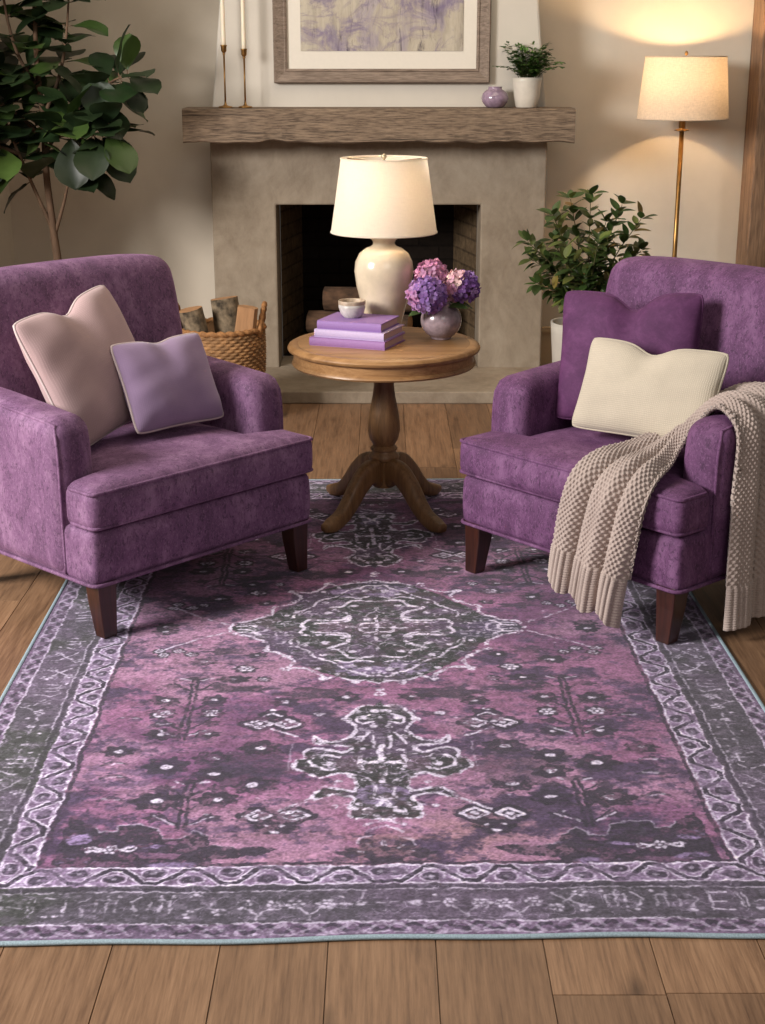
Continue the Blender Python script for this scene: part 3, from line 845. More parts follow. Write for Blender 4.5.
def bulb_mat(name, col, strength):
    m, nt, b = new_mat(name)
    setin(nt, b, Base_Color=(1, 0.9, 0.75, 1), Emission_Color=col, Emission_Strength=strength, Roughness=0.4)
    return m
WARM = (1.0, 0.66, 0.34)
MT['bulb'] = bulb_mat('lit_bulb', (1.0, 0.72, 0.42, 1), 6.0)

def build_floor_lamp():
    t = thing('floor_lamp', 'slim brass floor lamp with a lit oatmeal linen drum shade by the back wall', 'floor lamp', (1.455, 7.28, 0))
    mb = MB(); lathe(mb, [(0, 0), (0.14, 0), (0.142, 0.006), (0.138, 0.016), (0.02, 0.024), (0.013, 0.034)], 44); mb.build('base', MT['brass'], t)
    mb = MB(); lathe(mb, [(0.0115, 0.02), (0.0115, 1.235)], 20); mb.build('pole', MT['brass'], t)
    mb = MB(); lathe(mb, [(0.012, 1.228), (0.036, 1.232), (0.036, 1.236), (0.012, 1.24), (0.016, 1.245), (0.016, 1.31), (0.02, 1.315), (0.02, 1.36)], 24); mb.build('socket', MT['brass'], t)
    shade_mesh(0.219, 0.193, 1.287, 1.575).build('lamp_shade', MT['shade_linen'], t)
    for z, r in ((1.287, 0.219), (1.575, 0.193)):
        mb = MB(); tube(mb, [(r * math.cos(2 * PI * k / 72), r * math.sin(2 * PI * k / 72), z) for k in range(72)], 0.003, 6, closed=True); mb.build('shade_trim', MT['shade_linen'], t)
    mb = MB()
    for k in range(3):
        a = 2 * PI * k / 3 + 0.4; tube(mb, [(0, 0, 1.565), (0.193 * math.cos(a), 0.193 * math.sin(a), 1.57)], 0.002, 6)
    for sg in (-1, 1):
        tube(mb, smooth_path([(0, sg * 0.016, 1.33), (0, sg * 0.055, 1.42), (0, sg * 0.045, 1.52), (0, 0, 1.565)], 6), 0.0018, 6)
    mb.build('harp', MT['brass'], t)
    mb = MB(); lathe(mb, [(0.003, 1.565), (0.007, 1.572), (0.004, 1.58), (0.009, 1.588), (0.006, 1.598), (0, 1.601)], 16); mb.build('finial', MT['brass'], t)
    mb = MB(); lathe(mb, [(0.012, 1.36), (0.014, 1.38), (0.03, 1.42), (0.032, 1.44), (0.022, 1.465), (0, 1.473)], 24); mb.build('bulb', MT['bulb'], t)
    point('bulb_light', (0, 0, 1.48), 22, (1.0, 0.64, 0.32), 0.03, t)
build_floor_lamp()

# ------------------------------------------------------------------ pedestal table
TX, TY, TZ = 0.005, 4.955, 0.626
def build_table():
    t = thing('pedestal_table', 'round honey oak pedestal table between the two armchairs', 'side table', (TX, TY, 0.006))
    mb = MB()
    lathe(mb, [(0, 0.62), (0.294, 0.62), (0.297, 0.6185), (0.300, 0.62), (0.318, 0.62), (0.329, 0.614), (0.333, 0.606), (0.331, 0.599), (0.324, 0.594), (0.316, 0.592), (0, 0.592)], 96)
    o = mb.build('tabletop', MT['table'], t, angle=40)
    mb = MB()
    lathe(mb, [(0.313, 0.592), (0.312, 0.562), (0.317, 0.557), (0.319, 0.551), (0.314, 0.545), (0.296, 0.544), (0.296, 0.592)], 96, caps=False)
    mb.build('apron', MT['table'], t, angle=40)
    mb = MB(); lathe(mb, [(0, 0.575), (0.09, 0.575), (0.09, 0.589), (0, 0.589)], 32)
    lathe(mb, [(0.046, 0.578), (0.040, 0.545), (0.036, 0.50), (0.035, 0.47), (0.040, 0.43), (0.050, 0.38), (0.0565, 0.34), (0.057, 0.31), (0.051, 0.28), (0.041, 0.262), (0.037, 0.256), (0.043, 0.251), (0.048, 0.245),
               (0.0475, 0.24), (0.042, 0.236), (0.044, 0.23), (0.053, 0.222), (0.055, 0.214), (0.052, 0.206), (0.044, 0.202), (0.040, 0.195), (0.040, 0.11), (0.036, 0.104), (0, 0.102)], 48)
    mb.build('pedestal', MT['table_leg'], t, angle=40)
    for k, ang in enumerate((51, 129, 231, 309)):
        a = math.radians(ang); hd = Vector((math.cos(a), math.sin(a), 0))
        path = [(0.02, 0.150), (0.055, 0.168), (0.095, 0.165), (0.145, 0.128), (0.19, 0.080), (0.235, 0.044), (0.285, 0.027), (0.32, 0.024)]
        rad = [(0.048, 0.023), (0.045, 0.025), (0.042, 0.026), (0.037, 0.026), (0.032, 0.0255), (0.027, 0.025), (0.0235, 0.027), (0.014, 0.018)]
        P = smooth_path([hd * r + Vector((0, 0, z)) for r, z in path], 5)
        R0 = lerp_list([r[0] for r in rad], 5); R1 = lerp_list([r[1] for r in rad], 5)
        mb = MB(); tube(mb, P, list(zip(R0, R1)), 20, up=(0, 0, 1), sq=0.62)
        mb.build('leg', MT['table_leg'], t)
build_table()

def build_table_lamp():
    t = thing('table_lamp', 'lit cream ceramic table lamp with a white tapered shade on the round table', 'table lamp', (0.005, 5.125, TZ))
    mb = MB()
    lathe(mb, [(0, 0), (0.054, 0), (0.058, 0.006), (0.066, 0.05), (0.082, 0.11), (0.097, 0.17), (0.104, 0.222), (0.100, 0.256), (0.086, 0.284), (0.064, 0.301), (0.046, 0.308), (0.039, 0.315), (0.038, 0.322), (0.042, 0.33), (0.050, 0.336), (0.051, 0.342), (0.046, 0.346), (0.02, 0.347), (0.0, 0.347)], 64)
    mb.build('ceramic_base', MT['glaze_cream'], t)
    mb = MB(); lathe(mb, [(0.016, 0.346), (0.016, 0.353), (0.009, 0.358), (0.009, 0.40), (0.017, 0.405), (0.017, 0.455), (0, 0.456)], 24); mb.build('socket', MT['brass'], t)
    shade_mesh(0.185, 0.149, 0.358, 0.607).build('lamp_shade', MT['shade_white'], t)
    for z, r in ((0.358, 0.185), (0.607, 0.149)):
        mb = MB(); tube(mb, [(r * math.cos(2 * PI * k / 72), r * math.sin(2 * PI * k / 72), z) for k in range(72)], 0.0028, 6, closed=True); mb.build('shade_trim', MT['shade_white'], t)
    mb = MB()
    for k in range(3):
        a = 2 * PI * k / 3 + 0.5; tube(mb, [(0, 0, 0.594), (0.149 * math.cos(a), 0.149 * math.sin(a), 0.602)], 0.002, 6)
    for sg in (-1, 1):
        tube(mb, smooth_path([(sg * 0.014, 0, 0.42), (sg * 0.05, 0, 0.49), (sg * 0.04, 0, 0.565), (0, 0, 0.594)], 6), 0.0018, 6)
    mb.build('harp', MT['brass'], t)
    mb = MB(); lathe(mb, [(0.003, 0.592), (0.008, 0.598), (0.004, 0.604), (0.010, 0.612), (0.008, 0.620), (0, 0.624)], 16); mb.build('finial', MT['finial'], t)
    mb = MB(); lathe(mb, [(0.012, 0.456), (0.014, 0.47), (0.028, 0.505), (0.03, 0.522), (0.021, 0.548), (0, 0.556)], 24); mb.build('bulb', MT['bulb'], t)
    point('bulb_light', (0, 0, 0.515), 20, WARM, 0.032, t)
build_table_lamp()

# ------------------------------------------------------------------ books, bowl, vase, hydrangeas
def book(label, z, L, D, T, mat, x, y, rz):
    t = thing('book', label, 'book', (x, y, z), rz, 'books stacked on the round table')
    mb = MB(); e = 0.003
    box(mb, -L / 2, L / 2, -D / 2, D / 2, 0, e); box(mb, -L / 2, L / 2, -D / 2, D / 2, T - e, T)
    V = []; F = []; n = 8                                          # rounded spine along the front long side
    for k in range(n + 1):
        a = PI * k / n
        for x_ in (-L / 2, L / 2): V.append((x_, -D / 2 + 0.003 - 0.006 * math.sin(a), T / 2 - (T / 2) * math.cos(a)))
    for k in range(n):
        F.append((2 * k, 2 * k + 1, 2 * k + 3, 2 * k + 2))
    V2 = [(p[0], p[1] + 0.004, T / 2 + (p[2] - T / 2) * 0.86) for p in V]; m = len(V)
    F2 = [tuple(i + m for i in f) for f in F]
    F3 = []
    for k in range(n):
        for s_ in (0, 1): F3.append((2 * k + s_, 2 * k + 2 + s_, m + 2 * k + 2 + s_, m + 2 * k + s_))
    mb.add(V + V2, F + F2 + F3)
    mb.build('cover', mat, t, smooth=False)
    mb = MB(); box(mb, -L / 2 + 0.006, L / 2 - 0.006, -D / 2 + 0.004, D / 2 - 0.006, e, T - e); mb.build('pages', MT['pages'], t, smooth=False)
RZ = math.radians(-21)
book('purple clothbound book at the bottom of the stack', TZ, 0.275, 0.20, 0.028, MT['book_purple'], -0.085, 4.945, RZ)
book('pale lilac clothbound book in the middle of the stack', TZ + 0.028, 0.255, 0.195, 0.027, MT['book_pale'], -0.078, 4.952, RZ - 0.01)
book('violet clothbound book on top of the stack under the bowl', TZ + 0.055, 0.232, 0.185, 0.029, MT['book_lilac'], -0.082, 4.957, RZ + 0.02)
t = thing('ceramic_bowl', 'small speckled stoneware bowl with a warm-toned rim on the top book', 'bowl', (-0.105, 4.975, TZ + 0.084))
mb = MB(); lathe(mb, [(0, 0), (0.028, 0), (0.030, 0.003), (0.040, 0.014), (0.046, 0.034), (0.0465, 0.046), (0.0435, 0.046), (0.042, 0.03), (0.03, 0.012), (0, 0.008)], 40); mb.build('body', MT['glaze_speckle'], t)
mb = MB(); lathe(mb, [(0.0468, 0.045), (0.047, 0.054), (0.0465, 0.058), (0.0445, 0.058), (0.0432, 0.054), (0.0432, 0.045)], 40, caps=False); o = mb.build('rim', MT['glaze_rim'], t); o['label'] = 'warmer toned rim'

VX, VY = 0.204, 5.02
mb = MB()
pr_ = [(0, 0), (0.032, 0), (0.036, 0.003)]
for k in range(3, 17):
    a = -PI / 2 + PI * k / 19; pr_.append((0.0715 * math.cos(a), 0.066 + 0.0675 * math.sin(a)))
pr_ += [(0.029, 0.125), (0.031, 0.131), (0.027, 0.131), (0.025, 0.122), (0.06, 0.09), (0.06, 0.04), (0, 0.012)]
lathe(mb, pr_, 48)
o = mb.build('round_vase', MT['glaze_mauve']); o.location = (VX, VY, TZ)
tag(o, 'round mauve-grey glazed vase holding hydrangeas on the table', 'vase')

def hydrangea(label, head, R, colfn, seed, leaves):
    rnd = random.Random(seed)
    t = thing('hydrangea', label, 'flower', (VX, VY, TZ + 0.03), 0, 'hydrangeas in the round vase')
    H0 = Vector(head) - Vector((VX, VY, TZ + 0.03))
    fl = MB(); n = int(95 * (R / 0.07) ** 2)
    for i in range(n):
        z = 1 - 2 * (i + 0.5) / n; a = i * 2.39996; s_ = math.sqrt(1 - z * z)
        d = Vector((s_ * math.cos(a), s_ * math.sin(a), z))
        if d.z < -0.85: continue
        d = (d + Vector([rnd.uniform(-.12, .12) for _ in range(3)])).normalized()
        rr = R * rnd.uniform(0.86, 1.02); p = H0 + Vector((d.x * rr, d.y * rr, d.z * rr * 0.92))
        u = d.orthogonal().normalized(); u.rotate(Quaternion(d, rnd.uniform(0, 6.28))); v = d.cross(u)
        ps = rnd.uniform(0.013, 0.017) 
        base = colfn(d, rnd)
        for q in range(4):
            qd = u * math.cos(q * PI / 2) + v * math.sin(q * PI / 2); qs = d.cross(qd)
            V = []; cup = rnd.uniform(0.1, 0.5)
            pts = [(0.05, 0.05), (0.5, 0.42), (0.95, 0.45), (1.25, 0.0), (0.95, -0.45), (0.5, -0.42)]
            for (x_, y_) in pts: V.append(p + qd * (x_ * ps) + qs * (y_ * ps * 1.15) + d * (ps * (cup * x_ * x_ - 0.25)))
            V.append(p + qd * (0.65 * ps) + d * (ps * (cup * 0.25 - 0.2)))
            F = [(k, (k + 1) % 6, 6) for k in range(6)]
            fl.add(V, F, 0, jit(rnd, base, 0.18))
    lathe(fl, [(0, -R * 0.72), (R * 0.5, -R * 0.5), (R * 0.74, 0), (R * 0.5, R * 0.55), (0, R * 0.72)], 16, tuple(H0))
    for k in range(16 * 5): fl.col[-1 - k] = tuple(x * 0.35 for x in colfn(Vector((0, 0, 1)), rnd))
    fl.build('flower_head', MT['petal'], t)
    mb = MB(); tube(mb, smooth_path([(0, 0, -0.015), (H0.x * 0.12, H0.y * 0.12, 0.09), (H0.x * 0.7, H0.y * 0.7, H0.z * 0.75), tuple(H0)], 6), 0.0035, 8); mb.build('stem', MT['stem'], t)
    for (b_, d_, L) in leaves:
        mb = MB(); leaf(mb, Vector(b_) - Vector((VX, VY, TZ + 0.03)), d_, (0, -0.3, 1), L, L * 0.6, lin((62, 84, 42)), 'ovate', 0.2, 0.2, 8, 4, 0.01, rnd)
        mb.build('leaf', MT['leaf'], t)
PUR, LAV, PNK, CRM = lin((136, 98, 168)), lin((184, 152, 208)), lin((208, 144, 182)), lin((228, 196, 186))
def mixc(a, b, f): return tuple(x * (1 - f) + y * f for x, y in zip(a, b))
hydrangea('large violet hydrangea head, front left in the round vase', (0.152, 4.955, 0.788), 0.070, lambda d, r: mixc(PUR, LAV, r.random() * 0.8) if d.x > -0.55 else mixc(LAV, PNK, r.random()), 31, [((0.17, 4.97, 0.742), (-1, -0.25, -0.12), 0.085)])
hydrangea('pink hydrangea head at the back of the round vase', (0.172, 5.075, 0.842), 0.056, lambda d, r: mixc(PNK, mixc(LAV, CRM, 0.5), r.random() * 0.5), 32, [])
hydrangea('hydrangea head half cream pink, half deep purple, right in the round vase', (0.272, 5.03, 0.806), 0.066, lambda d, r: mixc(CRM, PNK, r.random()) if d.x + 0.3 * -d.z < -0.25 else mixc(PUR, lin((120, 80, 146)), r.random()) if r.random() < 0.7 else LAV, 33, [((0.225, 4.99, 0.745), (0.9, -0.5, 0.15), 0.075), ((0.25, 5.03, 0.75), (1, 0.1, -0.15), 0.07)])

# ------------------------------------------------------------------ armchairs
def sstep(a, b, x):
    t = min(1, max(0, (x - a) / (b - a))); return t * t * (3 - 2 * t)

def make_armchair(label, fabric, loc, rz, scale=(1, 1, 1)):
    t = thing('armchair', label, 'armchair', loc, rz, 'purple velvet armchairs')
    t.scale = scale
    # upholstered base rail
    mb = MB(); rbox(mb, -0.41, 0.41, -0.386, 0.33, 0.150, 0.309, 0.024, 3, 10,
         deform=lambda p: Vector((p.x, p.y - 0.008 * math.sin(PI * min(1, max(0, (p.z - 0.145) / 0.17))) * (1 if p.y < -0.3 else 0), p.z)))
    base = mb.build('base', fabric, t)
    mb = MB(); pts = [p.to_3d() + Vector((0, 0, 0.157)) for p in round_poly([(-0.412, -0.393), (0.412, -0.393), (0.412, 0.332), (-0.412, 0.332)], 0.03)]
    tube(mb, pts, 0.0055, 8, closed=True); mb.build('piping', fabric, base)
    # T-shaped seat cushion
    def cush(p):
        x, y, z = p
        f = 1 - (1 - 0.288 / 0.415) * sstep(-0.285, -0.262, y)
        x *= f
        u = min(1, abs(p.x) / 0.415); v = (y + 0.405) / 0.57
        k = (z - 0.36) / 0.06
        puff = (1 - u ** 4) * (1 - abs(2 * v - 1) ** 4)
        z += (0.022 if k > 0 else 0.004) * puff * k
        if y < -0.36: y -= 0.010 * (1 - u ** 6) * (1 - k * k if abs(k) < 1 else 0)
        # light wrinkles in the top
        z += 0.0022 * math.sin(x * 23 + y * 31) * puff * (1 if k > 0 else 0)
        return Vector((x, y, z))
    mb = MB(); rbox(mb, -0.415, 0.415, -0.405, 0.165, 0.308, 0.424, 0.030, 4, 18, cush, ((), (-0.285, -0.279, -0.273, -0.268, -0.262), ()))
    cu = mb.build('seat_cushion', fabric, t)
    def tpoly(z):
        pl = [(-0.409, -0.40), (0.409, -0.40), (0.409, -0.283), (0.286, -0.262), (0.286, 0.16), (-0.286, 0.16), (-0.286, -0.262), (-0.409, -0.283)]
        out = []
        for p in round_poly(pl, 0.02, 4):
            q = p.to_3d(); 
            if q.y < -0.36: q.y -= 0.004 * (1 - (abs(q.x) / 0.415) ** 6)
            q.z = z; out.append(q)
        return out
    mb = MB(); tube(mb, tpoly(0.414), 0.0055, 8, closed=True); tube(mb, tpoly(0.319), 0.005, 8, closed=True); mb.build('piping', fabric, cu)
    # back rest, reclined, with softly rounded upper corners
    def back(p):
        x, y, z = p
        u = x / 0.41; v = (z - 0.18) / 0.75
        if v > 0.75:
            k = (v - 0.75) / 0.25
            x *= 1 - 0.035 * k * k
        if v > 0.9: z -= 0.018 * abs(u) ** 5
        z += 0.006 * (1 - u * u) * (1 if v > 0.9 else 0)
        puff = (1 - abs(u) ** 4) * (1 - abs(2 * v - 1) ** 6)
        if y < 0.245: y -= 0.022 * puff
        y += (z - 0.3) * 0.185
        return Vector((x, y, z))
    mb = MB(); rbox(mb, -0.403, 0.403, 0.125, 0.262, 0.18, 0.922, 0.048, 5, 14, back)
    bk = mb.build('back', fabric, t)
    mb = MB()
    # seam piping round the outer back
    pth = []
    for (x, z) in [(-0.396, 0.60), (-0.394, 0.80), (-0.382, 0.870), (-0.35, 0.897), (0, 0.911), (0.35, 0.897), (0.382, 0.870), (0.394, 0.80), (0.396, 0.60)]:
        pth.append((x, 0.243 + (z - 0.3) * 0.185 + 0.004, z))
    tube(mb, smooth_path(pth, 6), 0.005, 8); mb.build('piping', fabric, bk)
    AX0, AX1, AR = 0.290, 0.424, 0.052
    # arms: inner face x .285, outer .425, rounded over the top and over the front
    for sg in (-1, 1):
        def arm(p, sg=sg):
            x, y, z = p
            v = (z - 0.16) / 0.46
            # front top sweeps back in a curve
            if z > 0.44:
                k = (z - 0.44) / 0.18
                f = sstep(-0.05, -0.27, y)
                y += 0.022 * k ** 3 * f
                z -= 0.006 * f * k
            z += (0.012 * sstep(-0.1, 0.3, y) - 0.010 * sstep(0.12, -0.26, y) - 0.012) * max(0, v)
            xc = 0.357
            x = xc + (x - xc) * (1.0 + 0.05 * math.sin(PI * min(1, max(0, v))) * 0.6)
            return Vector((x * sg, y, z))
        mb = MB(); rbox(mb, AX0, AX1, -0.268, 0.31, 0.150, 0.622, AR, 6, 10, arm)
        a = mb.build('arm', fabric, t)
        mb = MB(); e = AR * 0.2929; ex = AX1 - e; ey = -0.268 + e; ez = 0.622 - e
        raw = [Vector((ex, ey, 0.165 + (ez - 0.04 - 0.165) * k / 14)) for k in range(15)]
        cz = AR * 0.4226
        raw += [Vector((AX1 - cz, -0.268 + cz, 0.622 - cz))] + [Vector((ex, ey + 0.045 + (0.28 - ey - 0.045) * k / 12, ez)) for k in range(13)]
        tube(mb, [arm(p) for p in raw], 0.005, 8)
        mb.build('piping', fabric, a)
    for (sx, sy) in ((-1, -1), (1, -1), (-1, 1), (1, 1)):
        mb = MB(); cx, cy = sx * 0.365, (-0.352 if sy < 0 else 0.285)
        V = []
        for z, h, dx, dy in ((0.164, 0.032, 0, 0), (0.10, 0.029, 0.000, 0.002), (0.0, 0.0215, 0.001, 0.014 if sy < 0 else 0.03)):
            for (a, b) in ((-1, -1), (1, -1), (1, 1), (-1, 1)): V.append((cx + sx * dx + a * h, cy + sy * dy + b * h, z))
        F = [(0, 1, 5, 4), (1, 2, 6, 5), (2, 3, 7, 6), (3, 0, 4, 7), (4, 5, 9, 8), (5, 6, 10, 9), (6, 7, 11, 10), (7, 4, 8, 11), (0, 3, 2, 1), (8, 9, 10, 11)]
        mb.add(V, F); o = bevel_mod(mb.build('leg', MT['chair_leg'], t, smooth=False), 0.003)
    return t
LC = (-0.785, 4.318, 0.83); RC = (0.821, 4.289, -0.863)
make_armchair('mauve velvet armchair on the left with blush and lavender cushions', MT['velvet_left'], (LC[0], LC[1], 0.006), LC[2], (1.03, 0.97, 1.03))
make_armchair('plum velvet armchair on the right with a knitted throw over its arm', MT['velvet_right'], (RC[0], RC[1], 0.006), RC[2], (1.05, 1.0, 1.025))

# ------------------------------------------------------------------ cushions
def cushion(label, ch, cen, right, up, wd, ht, T, mat, pipe, chop, seed, chopx=0.0):
    rnd = random.Random(seed)
    a, b = math.cos(ch[2]), math.sin(ch[2])
    def R(v): return Vector((v[0] * a - v[1] * b, v[0] * b + v[1] * a, v[2]))
    c = R(cen) + Vector((ch[0], ch[1], 0))
    rt = R(right).normalized(); u = R(up); u = (u - rt * u.dot(rt)).normalized(); n = rt.cross(u)
    o_ = thing('throw_pillow', label, 'cushion', tuple(c), 0, None)
    o_.matrix_world = Matrix.Translation(c) @ Matrix((rt, u, n)).transposed().to_4x4()
    N = 36; ph = [rnd.uniform(0, 6.28) for _ in range(6)]
    def outline(s_, t_):
        x = wd / 2 * s_ * (1 - 0.06 * (1 - t_ * t_) - 0.06 * (s_ * t_) ** 6) ; y = ht / 2 * t_ * (1 - 0.06 * (1 - s_ * s_) - 0.06 * (s_ * t_) ** 6)
        y -= chop * math.exp(-((s_ - chopx) / 0.24) ** 2) * max(0, (t_ + 0.2) / 1.2) ** 1.5
        return x, y
    V = []; F = []
    for side in (1, -1):
        for i in range(N + 1):
            for j in range(N + 1):
                s_ = math.sin((i / N * 2 - 1) * PI / 2); t_ = math.sin((j / N * 2 - 1) * PI / 2)
                x, y = outline(s_, t_)
                h = T / 2 * (max(0, (1 - s_ * s_) * (1 - t_ * t_))) ** 0.42
                dent = 0.30 * math.exp(-((s_ - chopx) / 0.22) ** 2) * max(0, t_) if chop else 0
                h *= 1 - dent
                wr = (0.05 * math.sin(5 * s_ + 3 * t_ + ph[0]) + 0.04 * math.sin(9 * s_ * t_ + ph[1]) + 0.035 * math.sin(12 * t_ - 4 * s_ + ph[2]) * abs(s_) + 0.03 * math.sin(14 * s_ + ph[3]) * abs(t_) ** 2)
                h *= 1 + wr
                V.append((x, y, side * h))
    n1 = (N + 1) ** 2
    for sd in (0, 1):
        for i in range(N):
            for j in range(N):
                q = sd * n1 + i * (N + 1) + j
                f = (q, q + N + 1, q + N + 2, q + 1)
                F.append(f if sd == 0 else f[::-1])
    mb = MB().add(V, F)
    bm_o = mb.build('cover', mat, o_)
    bm = bmesh.new(); bm.from_mesh(bm_o.data); bmesh.ops.remove_doubles(bm, verts=bm.verts, dist=1e-5); bmesh.ops.recalc_face_normals(bm, faces=bm.faces); bm.to_mesh(bm_o.data); bm.free()
    path = []
    M_ = 28
    for k in range(M_): path.append(outline(-1 + 2 * k / M_, -1))
    for k in range(M_): path.append(outline(1, -1 + 2 * k / M_))
    for k in range(M_): path.append(outline(1 - 2 * k / M_, 1))
    for k in range(M_): path.append(outline(-1, 1 - 2 * k / M_))
    mb = MB(); tube(mb, [(p[0], p[1], 0) for p in path], 0.0042, 8, closed=True); mb.build('piping', pipe, o_)
    return o_
cushion('square blush pink linen cushion leaning in the left armchair', LC, (-0.096, 0.032, 0.682), (0.93, 0.27, 0.13), (-0.26, 0.33, 0.9), 0.455, 0.42, 0.15, MT['pillow_blush'], MT['piping_pale'], 0.036, 1)
cushion('small lavender cushion in front of the blush one on the left armchair', LC, (0.108, -0.080, 0.617), (1, 0.0, -0.02), (-0.02, 0.42, 0.9), 0.352, 0.285, 0.12, MT['pillow_lavender'], MT['piping_pale'], 0.012, 2)
cushion('square deep plum velvet cushion at the back of the right armchair', RC, (-0.12, 0.012, 0.684), (0.93, 0.36, 0.05), (-0.02, 0.25, 0.95), 0.455, 0.41, 0.125, MT['pillow_plum'], MT['pillow_plum'], 0.05, 3, 0.05)
cushion('oblong cream woven cushion in front on the right armchair', RC, (0.078, -0.128, 0.632), (0.98, 0.12, 0.02), (0.0, 0.38, 0.9), 0.475, 0.285, 0.115, MT['pillow_cream'], MT['pillow_cream'], 0.03, 4, -0.05)

# ------------------------------------------------------------------ knitted throw
def mat_knit():
    m, nt, b = new_mat('oatmeal_chunky_knit')
    v = coords(nt); n = noise(nt, v, 9, 3); f = noise(nt, v, 260, 3, 0.7)
    col = ramp(nt, n, [(0.3, s2l((166, 149, 141))), (0.7, s2l((184, 167, 158)))])
    setin(nt, b, Base_Color=mix(nt, 0.3, col, ramp(nt, f, [(0.3, s2l((112, 98, 92))), (0.7, s2l((192, 178, 170)))])), Roughness=0.95,
          Sheen_Weight=0.3, Sheen_Roughness=0.6, Specular_IOR_Level=0.1, Normal=bump(nt, f, 0.4, 0.003))
    return m
def build_throw():
    # stations along the throw in the armchair's own axes: (left/back edge), (right/front edge), fold depth
    ST = [((0.042, -0.452, 0.130), (0.300, -0.462, 0.062), 0.030),
          ((0.048, -0.450, 0.215), (0.306, -0.455, 0.165), 0.028),
          ((0.060, -0.445, 0.34), (0.328, -0.447, 0.30), 0.024),
          ((0.078, -0.432, 0.432), (0.345, -0.438, 0.404), 0.019),
          ((0.092, -0.360, 0.474), (0.345, -0.395, 0.464), 0.016),
          ((0.112, -0.250, 0.486), (0.318, -0.305, 0.487), 0.014),
          ((0.150, -0.130, 0.522), (0.300, -0.240, 0.525), 0.013),
          ((0.215, -0.035, 0.585), (0.318, -0.200, 0.588), 0.012),
          ((0.300, 0.030, 0.650), (0.362, -0.195, 0.640), 0.011),
          ((0.390, 0.070, 0.656), (0.415, -0.205, 0.636), 0.010),
          ((0.455, 0.085, 0.610), (0.462, -0.215, 0.585), 0.010),
          ((0.468, 0.090, 0.48), (0.473, -0.228, 0.46), 0.012),
          ((0.470, 0.100, 0.30), (0.476, -0.238, 0.29), 0.014),
          ((0.472, 0.110, 0.15), (0.478, -0.246, 0.13), 0.016),
          ((0.474, 0.120, 0.06), (0.480, -0.252, 0.04), 0.018)]
    n = 60
    Lp = smooth_path([s_[0] for s_ in ST], n); Rp = smooth_path([s_[1] for s_ in ST], n)
    A = lerp_list([s_[2] for s_ in ST], n)
    L = np.array([tuple(p) for p in Lp]); R = np.array([tuple(p) for p in Rp]); A = np.array(A)
    mid = (L + R) / 2
    d = np.concatenate([[0], np.cumsum(np.linalg.norm(np.diff(mid, axis=0), axis=1))]); total = d[-1]
    rows = 900; cols = 260
    sd = np.linspace(0, total, rows)
    L = np.stack([np.interp(sd, d, L[:, k]) for k in range(3)], 1); R = np.stack([np.interp(sd, d, R[:, k]) for k in range(3)], 1); A = np.interp(sd, d, A)
    u = np.linspace(0, 1, cols)
    P = L[:, None, :] * (1 - u)[None, :, None] + R[:, None, :] * u[None, :, None]
    def normals(P):
        du = np.gradient(P, axis=1); dv = np.gradient(P, axis=0); N_ = np.cross(du, dv); return N_ / (np.linalg.norm(N_, axis=2, keepdims=True) + 1e-12)
    N_ = normals(P)
    if N_[0, cols // 2, 1] > 0: N_ = -N_
    # smooth normals along the length so folds stay even
    k = np.hanning(41); k /= k.sum()
    for c in range(3):
        pad = np.pad(N_[:, :, c], ((20, 20), (0, 0)), mode='edge')
        N_[:, :, c] = np.apply_along_axis(lambda a: np.convolve(a, k, 'valid'), 0, pad)
    N_ /= np.linalg.norm(N_, axis=2, keepdims=True)
    drift = 0.5 * np.sin(sd * 3.1)[:, None]
    w0 = u[None, :] + 0.05 * np.sin(2 * PI * u[None, :] + sd[:, None] * 2.2)
    f = 2 * np.abs(np.sin(PI * (3.0 * w0 - 0.05) + 0.5 * drift)) ** 0.8 - 0.9 + 0.18 * np.sin(2 * PI * 5.3 * u[None, :] + drift)
    fold = A[:, None] * (f + 0.9)
    edge = np.minimum(1, np.minimum(u, 1 - u) / 0.05)[None, :]
    fold = fold * (0.35 + 0.65 * edge)
    P = P + N_ * fold[:, :, None]
    P[:, :, 2] += 0.016 * np.sin(2 * PI * 2.6 * u[None, :] + 0.9) * np.exp(-sd / 0.12)[:, None]   # hem edge slightly uneven
    # knit relief, stitch size about 11 mm along the real cloth
    du = np.linalg.norm(np.diff(P, axis=1), axis=2); arc = np.concatenate([np.zeros((rows, 1)), np.cumsum(du, axis=1)], 1)
    ws = np.median(arc[:, -1]); st = 48
    a = u[None, :] * st; bb = sd[:, None] / 0.0098
    rib_len = 0.125
    body = np.maximum(0, np.cos(2 * PI * (a / 2 + bb / 2)) * 0.5 + np.cos(2 * PI * (a / 2 - bb / 2)) * 0.5 + 0.25)
    body = 0.0045 * np.minimum(1, body)
    rib = 0.0065 * np.abs(np.sin(PI * u[None, :] * 22)) ** 0.7 * np.ones((rows, 1)) + 0.001 * np.sin(2 * PI * bb * 1.4)
    wr = np.clip((rib_len - np.minimum(sd, total - sd)) / 0.01, 0, 1)[:, None]
    N2 = normals(P)
    if (N2 * N_).sum() < 0: N2 = -N2
    P = P + N2 * (body * (1 - wr) + rib * wr)[:, :, None]
    ca, sa = math.cos(RC[2]), math.sin(RC[2])
    X = RC[0] + P[:, :, 0] * ca - P[:, :, 1] * sa; Y = RC[1] + P[:, :, 0] * sa + P[:, :, 1] * ca
    W = np.stack([X, Y, P[:, :, 2]], 2).reshape(-1, 3)
    W[:, 2] = np.maximum(W[:, 2], 0.012)
    org = np.array([RC[0], RC[1], 0.0]); W -= org
    idx = np.arange(rows * cols).reshape(rows, cols)
    F = np.stack([idx[:-1, :-1], idx[:-1, 1:], idx[1:, 1:], idx[1:, :-1]], 2).reshape(-1, 4)
    me = bpy.data.meshes.new('throw_blanket'); me.from_pydata(W.tolist(), [], F.tolist()); me.update()
